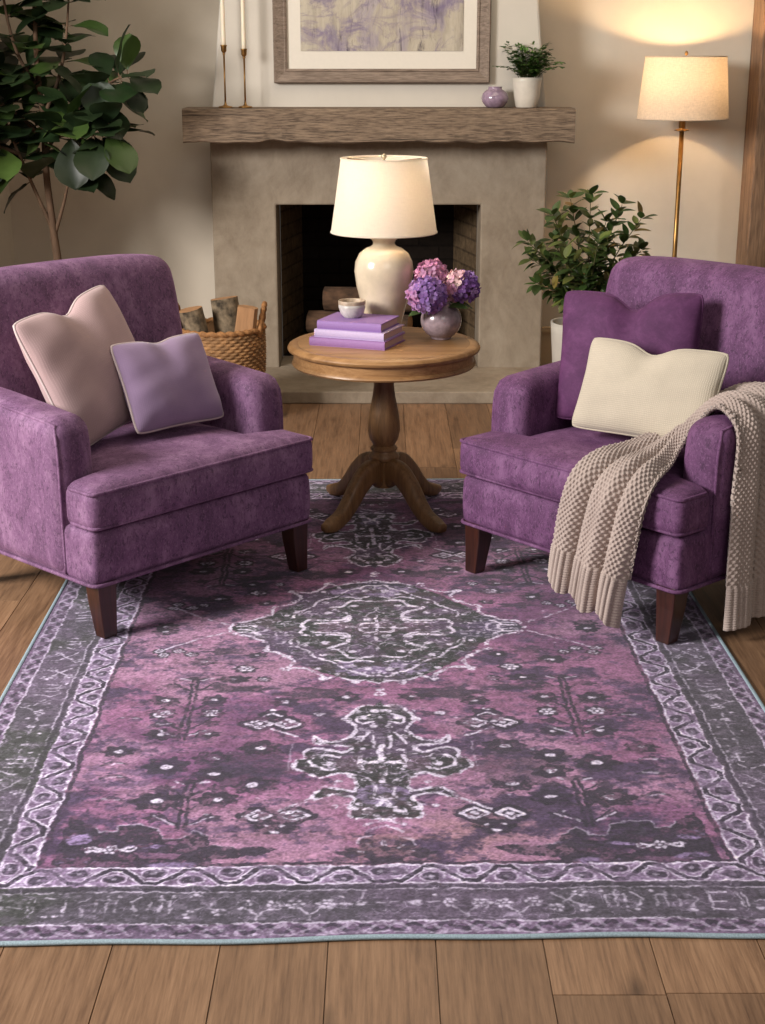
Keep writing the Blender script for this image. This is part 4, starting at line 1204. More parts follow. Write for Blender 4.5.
    me.polygons.foreach_set('use_smooth', [True] * len(me.polygons))
    o = link('throw_blanket', me, mat_knit()); o.location = org
    sol = o.modifiers.new('thickness', 'SOLIDIFY'); sol.thickness = 0.009; sol.offset = -1 if (N2[0, cols // 2] @ np.array(me.polygons[0].normal)) else -1
    tag(o, 'chunky oatmeal knitted throw draped over the arm of the right armchair', 'throw blanket')
build_throw()

# ------------------------------------------------------------------ the rug
RUG_C = (-0.016, 3.862); RUG_A = math.radians(1.1); RW, RL, RT = 1.92, 3.076, 0.006
def rug_colors(nu, nv):
    rng = np.random.RandomState(7)
    def vnoise(U, V, su, sv=None, oct_=4, seed=0, rough=0.55):
        sv = sv or su; out = 0; amp = 1; tot = 0
        r = np.random.RandomState(seed)
        for o_ in range(oct_):
            g = r.rand(256, 256); x = U * su * 2 ** o_ + 37.3 * o_ + 100; y = V * sv * 2 ** o_ + 11.7 * o_ + 100
            xi = np.floor(x).astype(int); yi = np.floor(y).astype(int); fx = x - xi; fy = y - yi
            fx = fx * fx * (3 - 2 * fx); fy = fy * fy * (3 - 2 * fy)
            q = lambda a, b: g[a & 255, b & 255]
            out = out + amp * ((q(xi, yi) * (1 - fx) + q(xi + 1, yi) * fx) * (1 - fy) + (q(xi, yi + 1) * (1 - fx) + q(xi + 1, yi + 1) * fx) * fy)
            tot += amp; amp *= rough
        return out / tot
    uu = np.linspace(-RW / 2, RW / 2, nu); vv = np.linspace(-RL / 2, RL / 2, nv)
    U, V = np.meshgrid(uu, vv)
    # hand-knotted wobble of the drawing
    Uw = U + (vnoise(U, V, 14, seed=1) - 0.5) * 0.014 + (vnoise(U, V, 85, oct_=2, seed=3) - 0.5) * 0.009
    Vw = V + (vnoise(U, V, 14, seed=2) - 0.5) * 0.014 + (vnoise(U, V, 85, oct_=2, seed=4) - 0.5) * 0.009
    hu, hv = RW / 2, RL / 2
    # quadrant drawing board, 2 mm cells
    cs = 0.002; qn, qm = int(hu / cs) + 2, int(hv / cs) + 2
    QU, QV = np.meshgrid((np.arange(qn)) * cs, (np.arange(qm)) * cs)   # [v,u]
    LIGHT = np.zeros((qm, qn)); DARK = np.zeros((qm, qn)); MED = np.zeros((qm, qn)); PINK = np.zeros((qm, qn)); LILAC = np.zeros((qm, qn)); ERASE = np.zeros((qm, qn))
    def win(pts, pad):
        us = [p[0] for p in pts]; vs = [p[1] for p in pts]
        i0 = max(0, int((min(us) - pad) / cs)); i1 = min(qn, int((max(us) + pad) / cs) + 2)
        j0 = max(0, int((min(vs) - pad) / cs)); j1 = min(qm, int((max(vs) + pad) / cs) + 2)
        return slice(j0, j1), slice(i0, i1)
    def stroke(M, pts, wd, val=1.0, closed=False, smooth=True):
        if smooth and len(pts) > 2:
            pts = [(p.x, p.y) for p in smooth_path([(a, b, 0) for a, b in pts], 5)]
        if closed: pts = list(pts) + [pts[0]]
        for (a, b), (c, d) in zip(pts[:-1], pts[1:]):
            sl = win([(a, b), (c, d)], wd * 2); x = QU[sl]; y = QV[sl]
            if x.size == 0: continue
            L2 = (c - a) ** 2 + (d - b) ** 2 + 1e-12
            t_ = np.clip(((x - a) * (c - a) + (y - b) * (d - b)) / L2, 0, 1)
            ds = np.hypot(x - a - t_ * (c - a), y - b - t_ * (d - b))
            M[sl] = np.maximum(M[sl], val * np.clip((wd - ds) / 0.002 + 0.5, 0, 1))
    def blob(M, c, rx, ry, val=1.0, lob=0, amp=0.0, rot=0.0, soft=0.003):
        r_ = max(rx, ry) * 1.4; sl = win([c], r_); x = QU[sl] - c[0]; y = QV[sl] - c[1]
        if x.size == 0: return
        xr = x * math.cos(rot) + y * math.sin(rot); yr = -x * math.sin(rot) + y * math.cos(rot)
        k = np.hypot(xr / rx, yr / ry); th = np.arctan2(yr / ry, xr / rx)
        k = k / (1 + amp * np.cos(lob * th))
        M[sl] = np.maximum(M[sl], val * np.clip((1 - k) * min(rx, ry) / soft + 0.5, 0, 1))
    def poly(M, pts, val=1.0):
        sl = win(pts, 0.01); x = QU[sl]; y = QV[sl]; inside = np.zeros(x.shape, bool)
        for (a, b), (c, d) in zip(pts, pts[1:] + pts[:1]):
            cond = (b > y) != (d > y)
            xi = a + (y - b) * (c - a) / ((d - b) if abs(d - b) > 1e-9 else 1e-9)
            inside ^= cond & (x < xi)
        M[sl] = np.maximum(M[sl], val * inside)
    def rosette(c, r, ring=True):
        blob(DARK, c, r * 1.25, r * 1.1, 0.9, 8, 0.12)
        for k in range(6):
            a = k * PI / 3; blob(LIGHT, (c[0] + r * 0.6 * math.cos(a), c[1] + r * 0.55 * math.sin(a)), r * 0.27, r * 0.24)
        blob(LIGHT, c, r * 0.22, r * 0.2)
    def eye(c, r, rx=1.35):
        blob(DARK, c, r * rx, r, 0.95, 7, 0.14); blob(LIGHT, c, r * 0.38, r * 0.27)
    def diamond(c, r):
        blob(DARK, c, r * 1.5, r * 1.25, 0.9, 4, 0.1)
        ring = [(c[0] + r, c[1]), (c[0], c[1] + r * 0.75), (c[0] - r, c[1]), (c[0], c[1] - r * 0.75)]
        stroke(LIGHT, ring, 0.0055, 1, True, False); blob(LIGHT, c, r * 0.33, r * 0.27)
    # --- central medallion
    MEDL = [(0, 0.393), (0.03, 0.375), (0.067, 0.372), (0.115, 0.346), (0.14, 0.362), (0.158, 0.327), (0.20, 0.285), (0.245, 0.290), (0.228, 0.248), (0.248, 0.205), (0.285, 0.175), (0.305, 0.160), (0.306, 0.110), (0.345, 0.072), (0.365, 0.055), (0.406, 0.042), (0.424, 0)]
    poly(MED, [(0, 0.385), (0.06, 0.37), (0.115, 0.345), (0.15, 0.315), (0.20, 0.26), (0.235, 0.20), (0.27, 0.165), (0.305, 0.10), (0.35, 0.06), (0.40, 0.035), (0.42, 0), (0, 0)]); stroke(LIGHT, MEDL, 0.0055)
    for p, r in (((0.25, 0.296), 0.016), ((0.146, 0.362), 0.014), ((0.25, 0.205), 0.012), ((0.308, 0.16), 0.012), ((0.06, 0.385), 0.012), ((0.312, 0.10), 0.010)): blob(LIGHT, p, r, r * 0.8)
    for k, v_ in enumerate((0.012, 0.03)): stroke(LIGHT, [(0.345, v_ + 0.006), (0.40, v_)], 0.0045)
    stroke(LIGHT, [(0.33, 0.05), (0.352, 0.03), (0.345, 0.0)], 0.005)
    stroke(LIGHT, [(0, 0.21), (0.07, 0.218), (0.10, 0.17), (0.138, 0.153), (0.085, 0.11), (0.088, 0.062), (0.15, 0.055), (0.194, 0.06), (0.215, 0.03), (0.205, 0.0)], 0.0065)
    stroke(LIGHT, [(0.174, 0.035), (0.092, 0.043), (0.077, 0.07)], 0.005)
    stroke(LIGHT, [(0.04, 0.33), (0.09, 0.295), (0.12, 0.25), (0.17, 0.215), (0.19, 0.17), (0.235, 0.125), (0.24, 0.08)], 0.0045)
    for c_, r in (((0.066, 0.174), 0.012), ((0.146, 0.115), 0.012), ((0.088, 0.075), 0.013), ((0.03, 0.06), 0.010), ((0.045, 0.0), 0.008), ((0.15, 0.2), 0.010), ((0.2, 0.13), 0.009), ((0.26, 0.1), 0.009), ((0.11, 0.33), 0.010), ((0.03, 0.3), 0.012), ((0.07, 0.27), 0.009), ((0.27, 0.03), 0.008), ((0.16, 0.29), 0.010)): blob(LIGHT, c_, r, r * 0.8)
    stroke(LIGHT, [(0, 0.035), (0.04, 0.03), (0.05, 0.0)], 0.005); stroke(LIGHT, [(0, 0.0), (0.09, 0.0)], 0.004); stroke(LIGHT, [(0, 0.09), (0, 0)], 0.005)
    stroke(LIGHT, [(0.02, 0.25), (0.05, 0.235), (0.08, 0.25), (0.11, 0.235)], 0.0045); stroke(LIGHT, [(0.0, 0.34), (0.03, 0.345), (0.045, 0.32)], 0.005)
    for k in range(70):
        c_ = (rng.uniform(0, 0.36), rng.uniform(0, 0.37))
        if c_[0] / 0.42 + c_[1] / 0.44 < 0.95:
            if rng.rand() < 0.5: blob(LIGHT, c_, rng.uniform(0.003, 0.008), rng.uniform(0.003, 0.006), rng.uniform(0.5, 0.9))
            else:
                dx, dy = rng.uniform(-.03, .03, 2); stroke(LIGHT, [c_, (c_[0] + dx, c_[1] + dy * 0.6), (c_[0] + dx * 1.3, c_[1] + dy * 1.5)], 0.0028, rng.uniform(0.4, 0.8))
    blob(PINK, (0, 0.0), 0.07, 0.05, 0.6); blob(PINK, (0.12, 0.02), 0.05, 0.03, 0.6); blob(LILAC, (0.06, 0.29), 0.08, 0.05, 0.7)
    # lines flying out of the medallion points
    stroke(LIGHT, [(0.43, 0.03), (0.50, 0.08), (0.585, 0.155)], 0.0042, 0.85); 
    for c_ in ((0.547, 0.165), (0.60, 0.165), (0.51, 0.187), (0.587, 0.195)): rosette(c_, 0.017)
    eye((0.601, 0.02), 0.026); eye((0.47, 0.24), 0.028); rosette((0.355, 0.29), 0.026); rosette((0.30, 0.36), 0.017); eye((0.38, 0.36), 0.024, 1.8); eye((0.33, 0.20), 0.02)
    blob(DARK, (0.42, 0.17), 0.05, 0.022, 0.6, 5, 0.3); blob(DARK, (0.36, 0.42), 0.09, 0.02, 0.75, 6, 0.25); blob(DARK, (0.17, 0.45), 0.09, 0.035, 0.7, 5, 0.2)
    # --- pendant medallion
    PEN = [(0, 0.50), (0.014, 0.531), (0.04, 0.524), (0.072, 0.562), (0.086, 0.608), (0.069, 0.637), (0.061, 0.673), (0.091, 0.716), (0.137, 0.731), (0.162, 0.70), (0.155, 0.74), (0.075, 0.755), (0.094, 0.785), (0.125, 0.772), (0.163, 0.765), (0.183, 0.787), (0.176, 0.812), (0.196, 0.82), (0.203, 0.859), (0.179, 0.882), (0.142, 0.909), (0.101, 0.889), (0.068, 0.901), (0.058, 0.932), (0.064, 0.97), (0.11, 0.957), (0.133, 0.958), (0.154, 0.989), (0.156, 1.012), (0.11, 0.985), (0.066, 1.0), (0.076, 1.041), (0.074, 1.092), (0.047, 1.094), (0, 1.10)]
    poly(MED, PEN + [(0, 0.5)], 0.9); stroke(LIGHT, PEN[1:], 0.0050)
    for p, r in (((0.086, 0.608), 0.013), ((0.137, 0.731), 0.012), ((0.068, 0.905), 0.013), ((0.07, 1.05), 0.013), ((0.125, 0.84), 0.014), ((0.16, 0.85), 0.009), ((0.044, 0.837), 0.014), ((0.014, 0.56), 0.014), ((0.045, 0.77), 0.009), ((0.035, 0.92), 0.011), ((0.1, 0.93), 0.008), ((0.045, 0.6), 0.012), ((0.02, 0.65), 0.01), ((0.05, 0.70), 0.009), ((0.03, 1.06), 0.012), ((0.055, 1.03), 0.009), ((0.0, 0.46), 0.016), ((0.0, 0.435), 0.012)): blob(LIGHT, p, r, r * 0.85)
    stroke(LIGHT, [(0.0, 0.75), (0.0, 0.93)], 0.008); stroke(LIGHT, [(0, 0.837), (0.048, 0.837)], 0.0075); stroke(LIGHT, [(0.05, 0.80), (0.055, 0.837), (0.05, 0.87)], 0.006)
    stroke(LIGHT, [(0.0, 1.0), (0.012, 1.04)], 0.006); stroke(LIGHT, [(0.0, 1.01), (0.025, 1.0)], 0.006); stroke(LIGHT, [(0.02, 0.70), (0.02, 0.76)], 0.004); stroke(LIGHT, [(0.02, 0.95), (0.022, 1.0)], 0.004)
    stroke(LIGHT, [(0.10, 0.81), (0.13, 0.80), (0.16, 0.81), (0.165, 0.84), (0.13, 0.87), (0.10, 0.86)], 0.0045)
    stroke(LIGHT, [(0.03, 0.58), (0.06, 0.60), (0.05, 0.63), (0.02, 0.62)], 0.0045); stroke(LIGHT, [(0.015, 1.045), (0.04, 1.05), (0.045, 1.075)], 0.005)
    stroke(LIGHT, [(0.03, 0.68), (0.06, 0.74)], 0.004); blob(PINK, (0.08, 0.84), 0.03, 0.04, 0.5); blob(LILAC, (0.0, 0.99), 0.06, 0.05, 0.6)
    for k in range(40):
        c_ = (abs(rng.normal(0, 0.06)), rng.uniform(0.5, 1.1)); blob(LIGHT, c_, rng.uniform(0.003, 0.007), rng.uniform(0.003, 0.006), rng.uniform(0.4, 0.9))
    for v_, r_ in ((1.115, 0.03), (1.14, 0.025)):
        stroke(LIGHT, [(0, v_ - 0.012), (r_, v_), (r_ + 0.012, v_ + 0.01)], 0.005, 0.8)
    # arms with diamond pairs
    stroke(LIGHT, [(0.159, 1.006), (0.229, 1.061)], 0.0045, 1, smooth=False); diamond((0.193, 1.077), 0.030); diamond((0.272, 1.078), 0.030); blob(DARK, (0.232, 1.13), 0.045, 0.032, 0.95, 6, 0.12); blob(LIGHT, (0.232, 1.15), 0.012, 0.007)
    blob(LIGHT, (0.215, 1.125), 0.006, 0.005); blob(LIGHT, (0.25, 1.125), 0.006, 0.005)
    stroke(LIGHT, [(0.205, 0.70), (0.266, 0.655)], 0.0042, 1, smooth=False); diamond((0.23, 0.628), 0.030); diamond((0.296, 0.628), 0.032); blob(DARK, (0.266, 0.575), 0.035, 0.028, 0.9, 5, 0.15); stroke(LIGHT, [(0.245, 0.585), (0.266, 0.57), (0.287, 0.585)], 0.004); blob(LIGHT, (0.266, 0.55), 0.009, 0.006)
    blob(LIGHT, (0.15, 0.575), 0.014, 0.009, 0.9); blob(DARK, (0.14, 0.58), 0.03, 0.01, 0.6); blob(LIGHT, (0.11, 1.04), 0.008, 0.008)
    stroke(LIGHT, [(0.213, 0.73), (0.215, 0.87)], 0.0025, 0.45)
    # scattered dark flowers with white eyes
    for c_, r in (((0.288, 0.757), 0.036), ((0.393, 0.808), 0.034), ((0.382, 0.885), 0.034), ((0.29, 0.943), 0.038), ((0.367, 1.005), 0.035), ((0.085, 0.473), 0.028), ((0.495, 0.848), 0.040), ((0.497, 1.011), 0.042), ((0.616, 0.771), 0.028), ((0.544, 0.488), 0.030), ((0.421, 0.484), 0.026), ((0.418, 0.68), 0.024), ((0.53, 0.68), 0.03), ((0.24, 0.50), 0.026)): eye(c_, r)
    blob(DARK, (0.30, 0.86), 0.10, 0.085, 0.45, 6, 0.2)
    for c_, r in (((0.541, 0.567), 0.028), ((0.417, 0.566), 0.026)): rosette(c_, r)
    for c_ in ((0.621, 0.83), (0.611, 0.896), (0.60, 1.0), (0.618, 0.589), (0.53, 0.62)):
        stroke(DARK, [(c_[0] - 0.03, c_[1] + 0.006), (c_[0], c_[1] - 0.008), (c_[0] + 0.028, c_[1] + 0.008)], 0.005, 0.7); stroke(LIGHT, [(c_[0] - 0.02, c_[1]), (c_[0] + 0.014, c_[1] + 0.004)], 0.003, 0.6); blob(LIGHT, (c_[0] + 0.016, c_[1]), 0.006, 0.004, 0.6)
    # trees
    for (u0, v0, v1) in ((0.434, 0.93, 1.135), (0.476, 0.36, 0.71)):
        for off in (-0.008, 0.008): stroke(DARK, [(u0 + off * 0.8, v0), (u0 + off, v1)], 0.0042, 0.95)
        L_ = v1 - v0
        for k in range(3):
            vb = v0 + L_ * (0.08 + 0.32 * k)
            for sg in (-1, 1):
                stroke(DARK, [(u0, vb + 0.05), (u0 + sg * 0.03, vb + 0.02), (u0 + sg * 0.055, vb - 0.01)], 0.0038, 0.85)
                blob(DARK, (u0 + sg * 0.062, vb + 0.01), 0.022, 0.016, 0.7, 5, 0.2)
        for sg in (-1, 1): stroke(LIGHT, [(u0 + sg * 0.018, v1 - 0.02), (u0 + sg * 0.065, v1 - 0.055)], 0.003, 0.8); stroke(LIGHT, [(u0 + sg * 0.015, v0 + 0.005), (u0 + sg * 0.04, v0 - 0.008)], 0.003, 0.8)
        blob(DARK, (u0, v0 - 0.005), 0.03, 0.012, 0.8, 5, 0.2)
    # corner spandrel
    SP = [(0.351, 1.278), (0.36, 1.20), (0.372, 1.167), (0.403, 1.14), (0.415, 1.155), (0.43, 1.173), (0.466, 1.174), (0.479, 1.13), (0.522, 1.114), (0.568, 1.115), (0.568, 1.143), (0.602, 1.144), (0.618, 1.121), (0.672, 1.08), (0.68, 1.30), (0.40, 1.30)]
    poly(DARK, SP, 1.0); stroke(LIGHT, SP[2:13], 0.0022, 0.55, smooth=False)
    LEN = [(0.223, 1.218), (0.262, 1.205), (0.302, 1.215), (0.36, 1.20), (0.40, 1.26), (0.334, 1.257), (0.255, 1.242)]
    poly(DARK, LEN, 0.95); stroke(LIGHT, LEN[1:4], 0.002, 0.4, smooth=False)
    poly(DARK, [(0.26, 1.275), (0.42, 1.268), (0.42, 1.288), (0.26, 1.286)], 0.9)
    blob(ERASE, (0.44, 1.19), 0.022, 0.010); blob(PINK, (0.441, 1.19), 0.02, 0.009, 0.9); poly(PINK, [(0.42, 1.235), (0.52, 1.228), (0.50, 1.25), (0.43, 1.252)], 0.9); blob(LILAC, (0.64, 1.175), 0.03, 0.022, 0.9); blob(LILAC, (0.50, 1.205), 0.04, 0.008, 0.8); blob(LILAC, (0.63, 1.26), 0.04, 0.012, 0.8); blob(LILAC, (0.43, 1.275), 0.05, 0.012, 0.7); blob(PINK, (0.57, 1.27), 0.06, 0.01, 0.7)
    rosette((0.568, 1.214), 0.022)
    for sg in (-1, 1): stroke(LIGHT, [(0.568 + sg * 0.02, 1.215), (0.568 + sg * 0.045, 1.208), (0.568 + sg * 0.045, 1.222), (0.568 + sg * 0.025, 1.22)], 0.0038)
    # palmette at the foot of the field
    blob(DARK, (0.0, 1.245), 0.045, 0.04, 0.8, 7, 0.12); blob(DARK, (0.065, 1.235), 0.035, 0.02, 0.8, 5, 0.2); blob(DARK, (0.04, 1.20), 0.02, 0.02, 0.7); blob(DARK, (0.10, 1.26), 0.02, 0.012, 0.6, 5, 0.2)
    for a in (0.3, 0.9, 1.5): stroke(LIGHT, [(0.045 * math.cos(a), 1.245 - 0.04 * math.sin(a)), (0.06 * math.cos(a), 1.245 - 0.055 * math.sin(a))], 0.0035, 0.7)
    stroke(LIGHT, [(0.03, 1.17), (0.055, 1.18), (0.06, 1.20)], 0.003, 0.6)
    for k in range(90):                                    # small worn sprigs through the field
        c_ = (rng.uniform(0.02, 0.66), rng.uniform(0.05, 1.27))
        if c_[0] / 0.42 + c_[1] / 0.44 < 1.1: continue
        dx, dy = rng.uniform(-.03, .03), rng.uniform(-.015, .015)
        (stroke(DARK, [c_, (c_[0] + dx, c_[1] + dy)], 0.003, 0.55) if rng.rand() < 0.7 else blob(LIGHT, c_, 0.005, 0.004, 0.6))
    # --- the bands, in distances from the rug edge (eu on the sides, ev at the ends)
    ed = np.minimum(hu - QU, hv - QV); side = (hu - QU) < (hv - QV)
    s_ = np.where(side, QV, QU)                            # run along the border
    B0, B1, B2, B3 = 0.012, 0.052, 0.182, 0.256
    border = (ed < B3)
    for M in (LIGHT, DARK, MED, PINK, LILAC, ERASE): M[border] = 0
    BANDBASE = ((ed >= B2) & (ed < B3)).astype(float); GUARD = (ed < B1).astype(float); FIELDB = ((ed >= B1) & (ed < B2)).astype(float)
    ln = lambda d_, wd: np.clip((wd - np.abs(ed - d_)) / 0.002 + 0.5, 0, 1)
    LIGHT = np.maximum(LIGHT, ln(B2 + 0.003, 0.0026)); LIGHT = np.maximum(LIGHT, ln(B3 - 0.004, 0.0032)); DARK = np.maximum(DARK, ln(B2 - 0.012, 0.006) * 0.5)
    LIGHT = np.maximum(LIGHT, ln(B1, 0.0028) * 0.8); LIGHT = np.maximum(LIGHT, ln(B2 - 0.02, 0.002) * 0.75); LIGHT = np.maximum(LIGHT, ln(B0 + 0.004, 0.003) * 0.6)
    DARK = np.maximum(DARK, ln(B3 + 0.006, 0.005) * 0.8)
    # meander ribbon with lozenges between, inside the band
    per = 0.15; q = (s_ / per) % 1.0; mid_ = (B2 + B3) / 2; amp = 0.026
    tri = np.where(q < 0.18, -1, np.where(q < 0.5, -1 + 2 * (q - 0.18) / 0.32, np.where(q < 0.68, 1, 1 - 2 * (q - 0.68) / 0.32)))
    y = (ed - mid_) / amp
    slope = np.where(((q > 0.18) & (q < 0.5)) | (q > 0.68), 0.72, 1.0)
    dr = np.abs(y - tri) * amp * slope
    inb = BANDBASE > 0
    rib = np.clip((0.0058 - dr) / 0.002 + 0.5, 0, 1) * inb; rim_ = np.clip((0.0105 - dr) / 0.002 + 0.5, 0, 1) * inb
    LIGHT = np.maximum(LIGHT, rim_ * (1 - rib)); DARK = np.where(inb, np.maximum(DARK, rib), DARK); LIGHT = LIGHT * (1 - rib)
    for (qc, yc) in ((0.09, 0.45), (0.59, -0.45)):
        lz = np.hypot((((q - qc + 0.5) % 1) - 0.5) * per / 0.021, (y - yc) * amp / 0.016)
        DARK = np.where(inb, np.maximum(DARK, np.clip((1 - lz) * 6, 0, 0.75)), DARK)
        LIGHT = np.where(inb, np.maximum(LIGHT, np.clip(1 - np.abs(lz - 1.15) * 7, 0, 0.9)), LIGHT)
        LIGHT = np.where(inb & (lz < 0.3), 0.5, LIGHT)
    # outer guard: small leaning leaves
    q2 = (s_ / 0.062) % 1.0; gy = (ed - B0) / (B1 - B0)
    wv = np.abs(gy - (0.5 + 0.32 * np.sin(2 * PI * q2))) < 0.16
    DARK = np.where(GUARD > 0, np.maximum(DARK, 0.75 * (np.abs(gy - (0.5 - 0.3 * np.sin(2 * PI * q2))) < 0.17)), DARK); LIGHT = np.where((GUARD > 0) & wv, 0.5, LIGHT)
    # glyph-like sprigs along the dark border
    def place(fn):
        for k in range(14): fn(('v', 0.10 + 0.105 * k))
        for k in range(9): fn(('u', 0.05 + 0.10 * k))
    def P(kind, s0, a, b):      # a along, b across from the band outwards
        c0 = (B1 + B2) / 2 - 0.004
        return (hu - c0 + b, s0 + a) if kind == 'v' else (s0 + a, hv - c0 + b)
    def sprig(arg):
        kind, s0 = arg
        if (kind == 'v' and s0 > hv - 0.2) or (kind == 'u' and s0 > hu - 0.2): return
        typ = (0, 3, 2, 4, 0, 1, 3, 2, 4)[rng.randint(0, 9)]; w_ = 0.0026; va = rng.uniform(0.45, 0.85)
        S = lambda pts, wd=w_: stroke(LIGHT, [P(kind, s0, a, b) for a, b in pts], wd, va, smooth=False)
        Bl = lambda a, b, r, v_=0.8: blob(LIGHT, P(kind, s0, a, b), r, r * 0.8, v_)
        if typ == 0:
            S([(-0.035, -0.03), (0.03, 0.02)]); S([(0.0, -0.004), (0.02, -0.03)]); S([(0.0, -0.004), (-0.024, 0.018)])
            for a, b in ((0.03, 0.025), (0.022, -0.032), (-0.026, 0.02)):
                for kk in range(5): Bl(a + 0.010 * math.cos(kk * 1.257), b + 0.010 * math.sin(kk * 1.257), 0.0052)
        elif typ == 1:
            S([(-0.03, -0.035), (-0.03, 0.03)]); S([(-0.03, -0.03), (0.01, -0.03)]); S([(-0.03, 0), (0.0, 0)]); S([(-0.03, 0.028), (0.012, 0.028)]); S([(0.03, -0.03), (0.03, 0.02)], 0.002); S([(0.04, -0.03), (0.04, 0.02)], 0.002)
        elif typ == 2:
            for a in (-0.03, 0.03):
                for kk in range(6): Bl(a + 0.013 * math.cos(kk * 1.047), 0.013 * math.sin(kk * 1.047), 0.006)
                Bl(a, 0, 0.005)
            S([(-0.02, 0.015), (0.0, 0.038), (0.02, 0.015)]); S([(0, 0.038), (0, 0.05)])
        elif typ == 3:
            S([(-0.03, 0.02), (-0.03, -0.02), (0.01, -0.02), (0.01, 0.02)]); S([(-0.01, 0.02), (-0.01, -0.035)]); S([(0.025, -0.03), (0.045, -0.01), (0.03, 0.02)]); Bl(0.03, 0.03, 0.007); Bl(-0.035, -0.035, 0.006)
        else:
            Bl(0, 0, 0.013, 0.7); S([(-0.045, 0), (-0.02, 0)]); S([(0.02, 0), (0.045, 0)]); S([(0, -0.04), (0, -0.018)]); Bl(-0.04, 0.025, 0.006); Bl(0.04, -0.025, 0.006)
    place(sprig)
    # --- spread to the four quarters and colour
    iu = np.clip((np.abs(Uw) / cs), 0, qn - 1.001); iv = np.clip((np.abs(Vw) / cs), 0, qm - 1.001)
    def take(M):
        a = iv.astype(int); b = iu.astype(int); fy = iv - a; fx = iu - b; a1 = np.minimum(a + 1, qm - 1); b1 = np.minimum(b + 1, qn - 1)
        return M[a, b] * (1 - fx) * (1 - fy) + M[a, b1] * fx * (1 - fy) + M[a1, b] * (1 - fx) * fy + M[a1, b1] * fx * fy
    LIGHT, DARK, MED, PINK, LILAC, BAND, GRD, FB = map(take, (LIGHT, DARK, MED, PINK, LILAC, BANDBASE, GUARD, FIELDB))
    n1 = vnoise(U, V, 2.6, seed=11, oct_=5); n2 = vnoise(U, V, 6, 9, seed=12, oct_=6, rough=0.68); n3 = vnoise(U, V, 60, 60, seed=13, oct_=3, rough=0.8); n4 = vnoise(U, V, 3.4, seed=14, oct_=5); n5 = vnoise(U, V, 5, 60, seed=15, oct_=3); n6 = vnoise(U, V, 230, 230, seed=16, oct_=1)
    n7 = vnoise(U, V, 22, 30, seed=17, oct_=4, rough=0.7)
    # scrolling vines woven small inside the dark grounds, mirrored like the rest of the drawing
    mu, mv = np.abs(Uw), np.abs(Vw)
    vine = vnoise(mu, mv, 17, 20, oct_=2, seed=21); vine2 = vnoise(mu, mv, 30, 34, oct_=2, seed=22)
    sm = lambda a, b, x: np.clip((x - a) / (b - a), 0, 1) ** 2 * (3 - 2 * np.clip((x - a) / (b - a), 0, 1))
    VINE = np.maximum(1 - sm(0.006, 0.016, np.abs(vine - 0.5)), (1 - sm(0.006, 0.016, np.abs(vine2 - 0.56))) * 0.8)
    def c3(rgb): return np.array(rgb, float)[None, None, :]
    def mixto(col, rgb, m): return col * (1 - m[..., None]) + c3(rgb) * m[..., None]
    col = np.zeros(U.shape + (3,)) + c3((150, 100, 132))
    col = mixto(col, (112, 72, 106), sm(0.46, 0.62, n1) * 0.85)
    col = mixto(col, (172, 128, 154), sm(0.46, 0.60, n4) * 0.8)
    g = np.exp(-((U - 0.14) / 0.22) ** 2 - ((V + 1.17) / 0.11) ** 2) + 0.6 * np.exp(-((U + 0.1) / 0.25) ** 2 - ((V + 1.2) / 0.1) ** 2)
    col = mixto(col, (170, 128, 134), np.clip(g, 0, 1) * sm(0.3, 0.6, n2) * 0.8)
    col = mixto(col, (70, 56, 82), sm(0.54, 0.67, n2) * 0.85)                                  # plum abrasion
    col = mixto(col, (78, 62, 88), sm(0.56, 0.68, n7) * 0.55)
    col = mixto(col, (88, 60, 90), sm(0.3, 1.3, V) * 0.55 * sm(0.3, 0.55, n4))
    col = mixto(col, (50, 51, 52), MED * (0.74 + 0.30 * sm(0.35, 0.5, n7)))
    col = mixto(col, (98, 76, 104), MED * sm(0.54, 0.66, n2) * 0.75)
    col = mixto(col, (74, 66, 92), MED * sm(0.52, 0.64, n1) * 0.6)
    bd = np.clip(FB, 0, 1)
    col = mixto(col, (80, 73, 83), bd); col = mixto(col, (108, 88, 112), bd * sm(0.52, 0.66, n4) * 0.5); col = mixto(col, (66, 67, 64), bd * sm(0.48, 0.60, n1) * 0.85); col = mixto(col, (110, 96, 114), bd * sm(0.54, 0.66, n7) * 0.4)
    col = mixto(col, (150, 126, 156), BAND); col = mixto(col, (120, 98, 124), GRD)
    col = mixto(col, (96, 74, 98), BAND * sm(0.50, 0.64, n7) * 0.6 + GRD * sm(0.48, 0.6, n7) * 0.7)
    dk = np.clip(DARK * (0.36 + 0.80 * sm(0.36, 0.52, n7 * 0.5 + n3 * 0.5)), 0, 1)
    col = mixto(col, (52, 45, 58), dk * 0.93)
    col = mixto(col, (150, 104, 136), PINK * 0.75 * sm(0.35, 0.55, n7)); col = mixto(col, (160, 134, 176), LILAC * sm(0.40, 0.58, n7))
    n8 = vnoise(U, V, 45, 60, seed=18, oct_=3, rough=0.7); FLD = np.clip(1 - MED - bd - BAND - GRD, 0, 1)
    col = mixto(col, (70, 54, 78), FLD * sm(0.58, 0.66, n8) * sm(0.42, 0.56, n2 * 0.5 + n7 * 0.5) * 0.7)
    col = mixto(col, (196, 176, 200), FLD * sm(0.66, 0.72, n8) * 0.0 + (0.6 * MED + 0.4 * bd) * sm(0.62, 0.70, n8) * 0.5)
    worn = sm(0.30, 0.55, n3 * 0.6 + n2 * 0.4)
    col = mixto(col, (176, 160, 182), VINE * (np.clip(MED, 0, 1) * 0.7 + bd * 0.38 + 0.10) * sm(0.42, 0.6, n7) * (1 - 0.0 * dk))
    brk = sm(0.36, 0.50, n7 * 0.55 + n3 * 0.45); wear = np.clip((0.20 + 0.95 * worn) * (0.35 + 0.75 * brk), 0, 1)
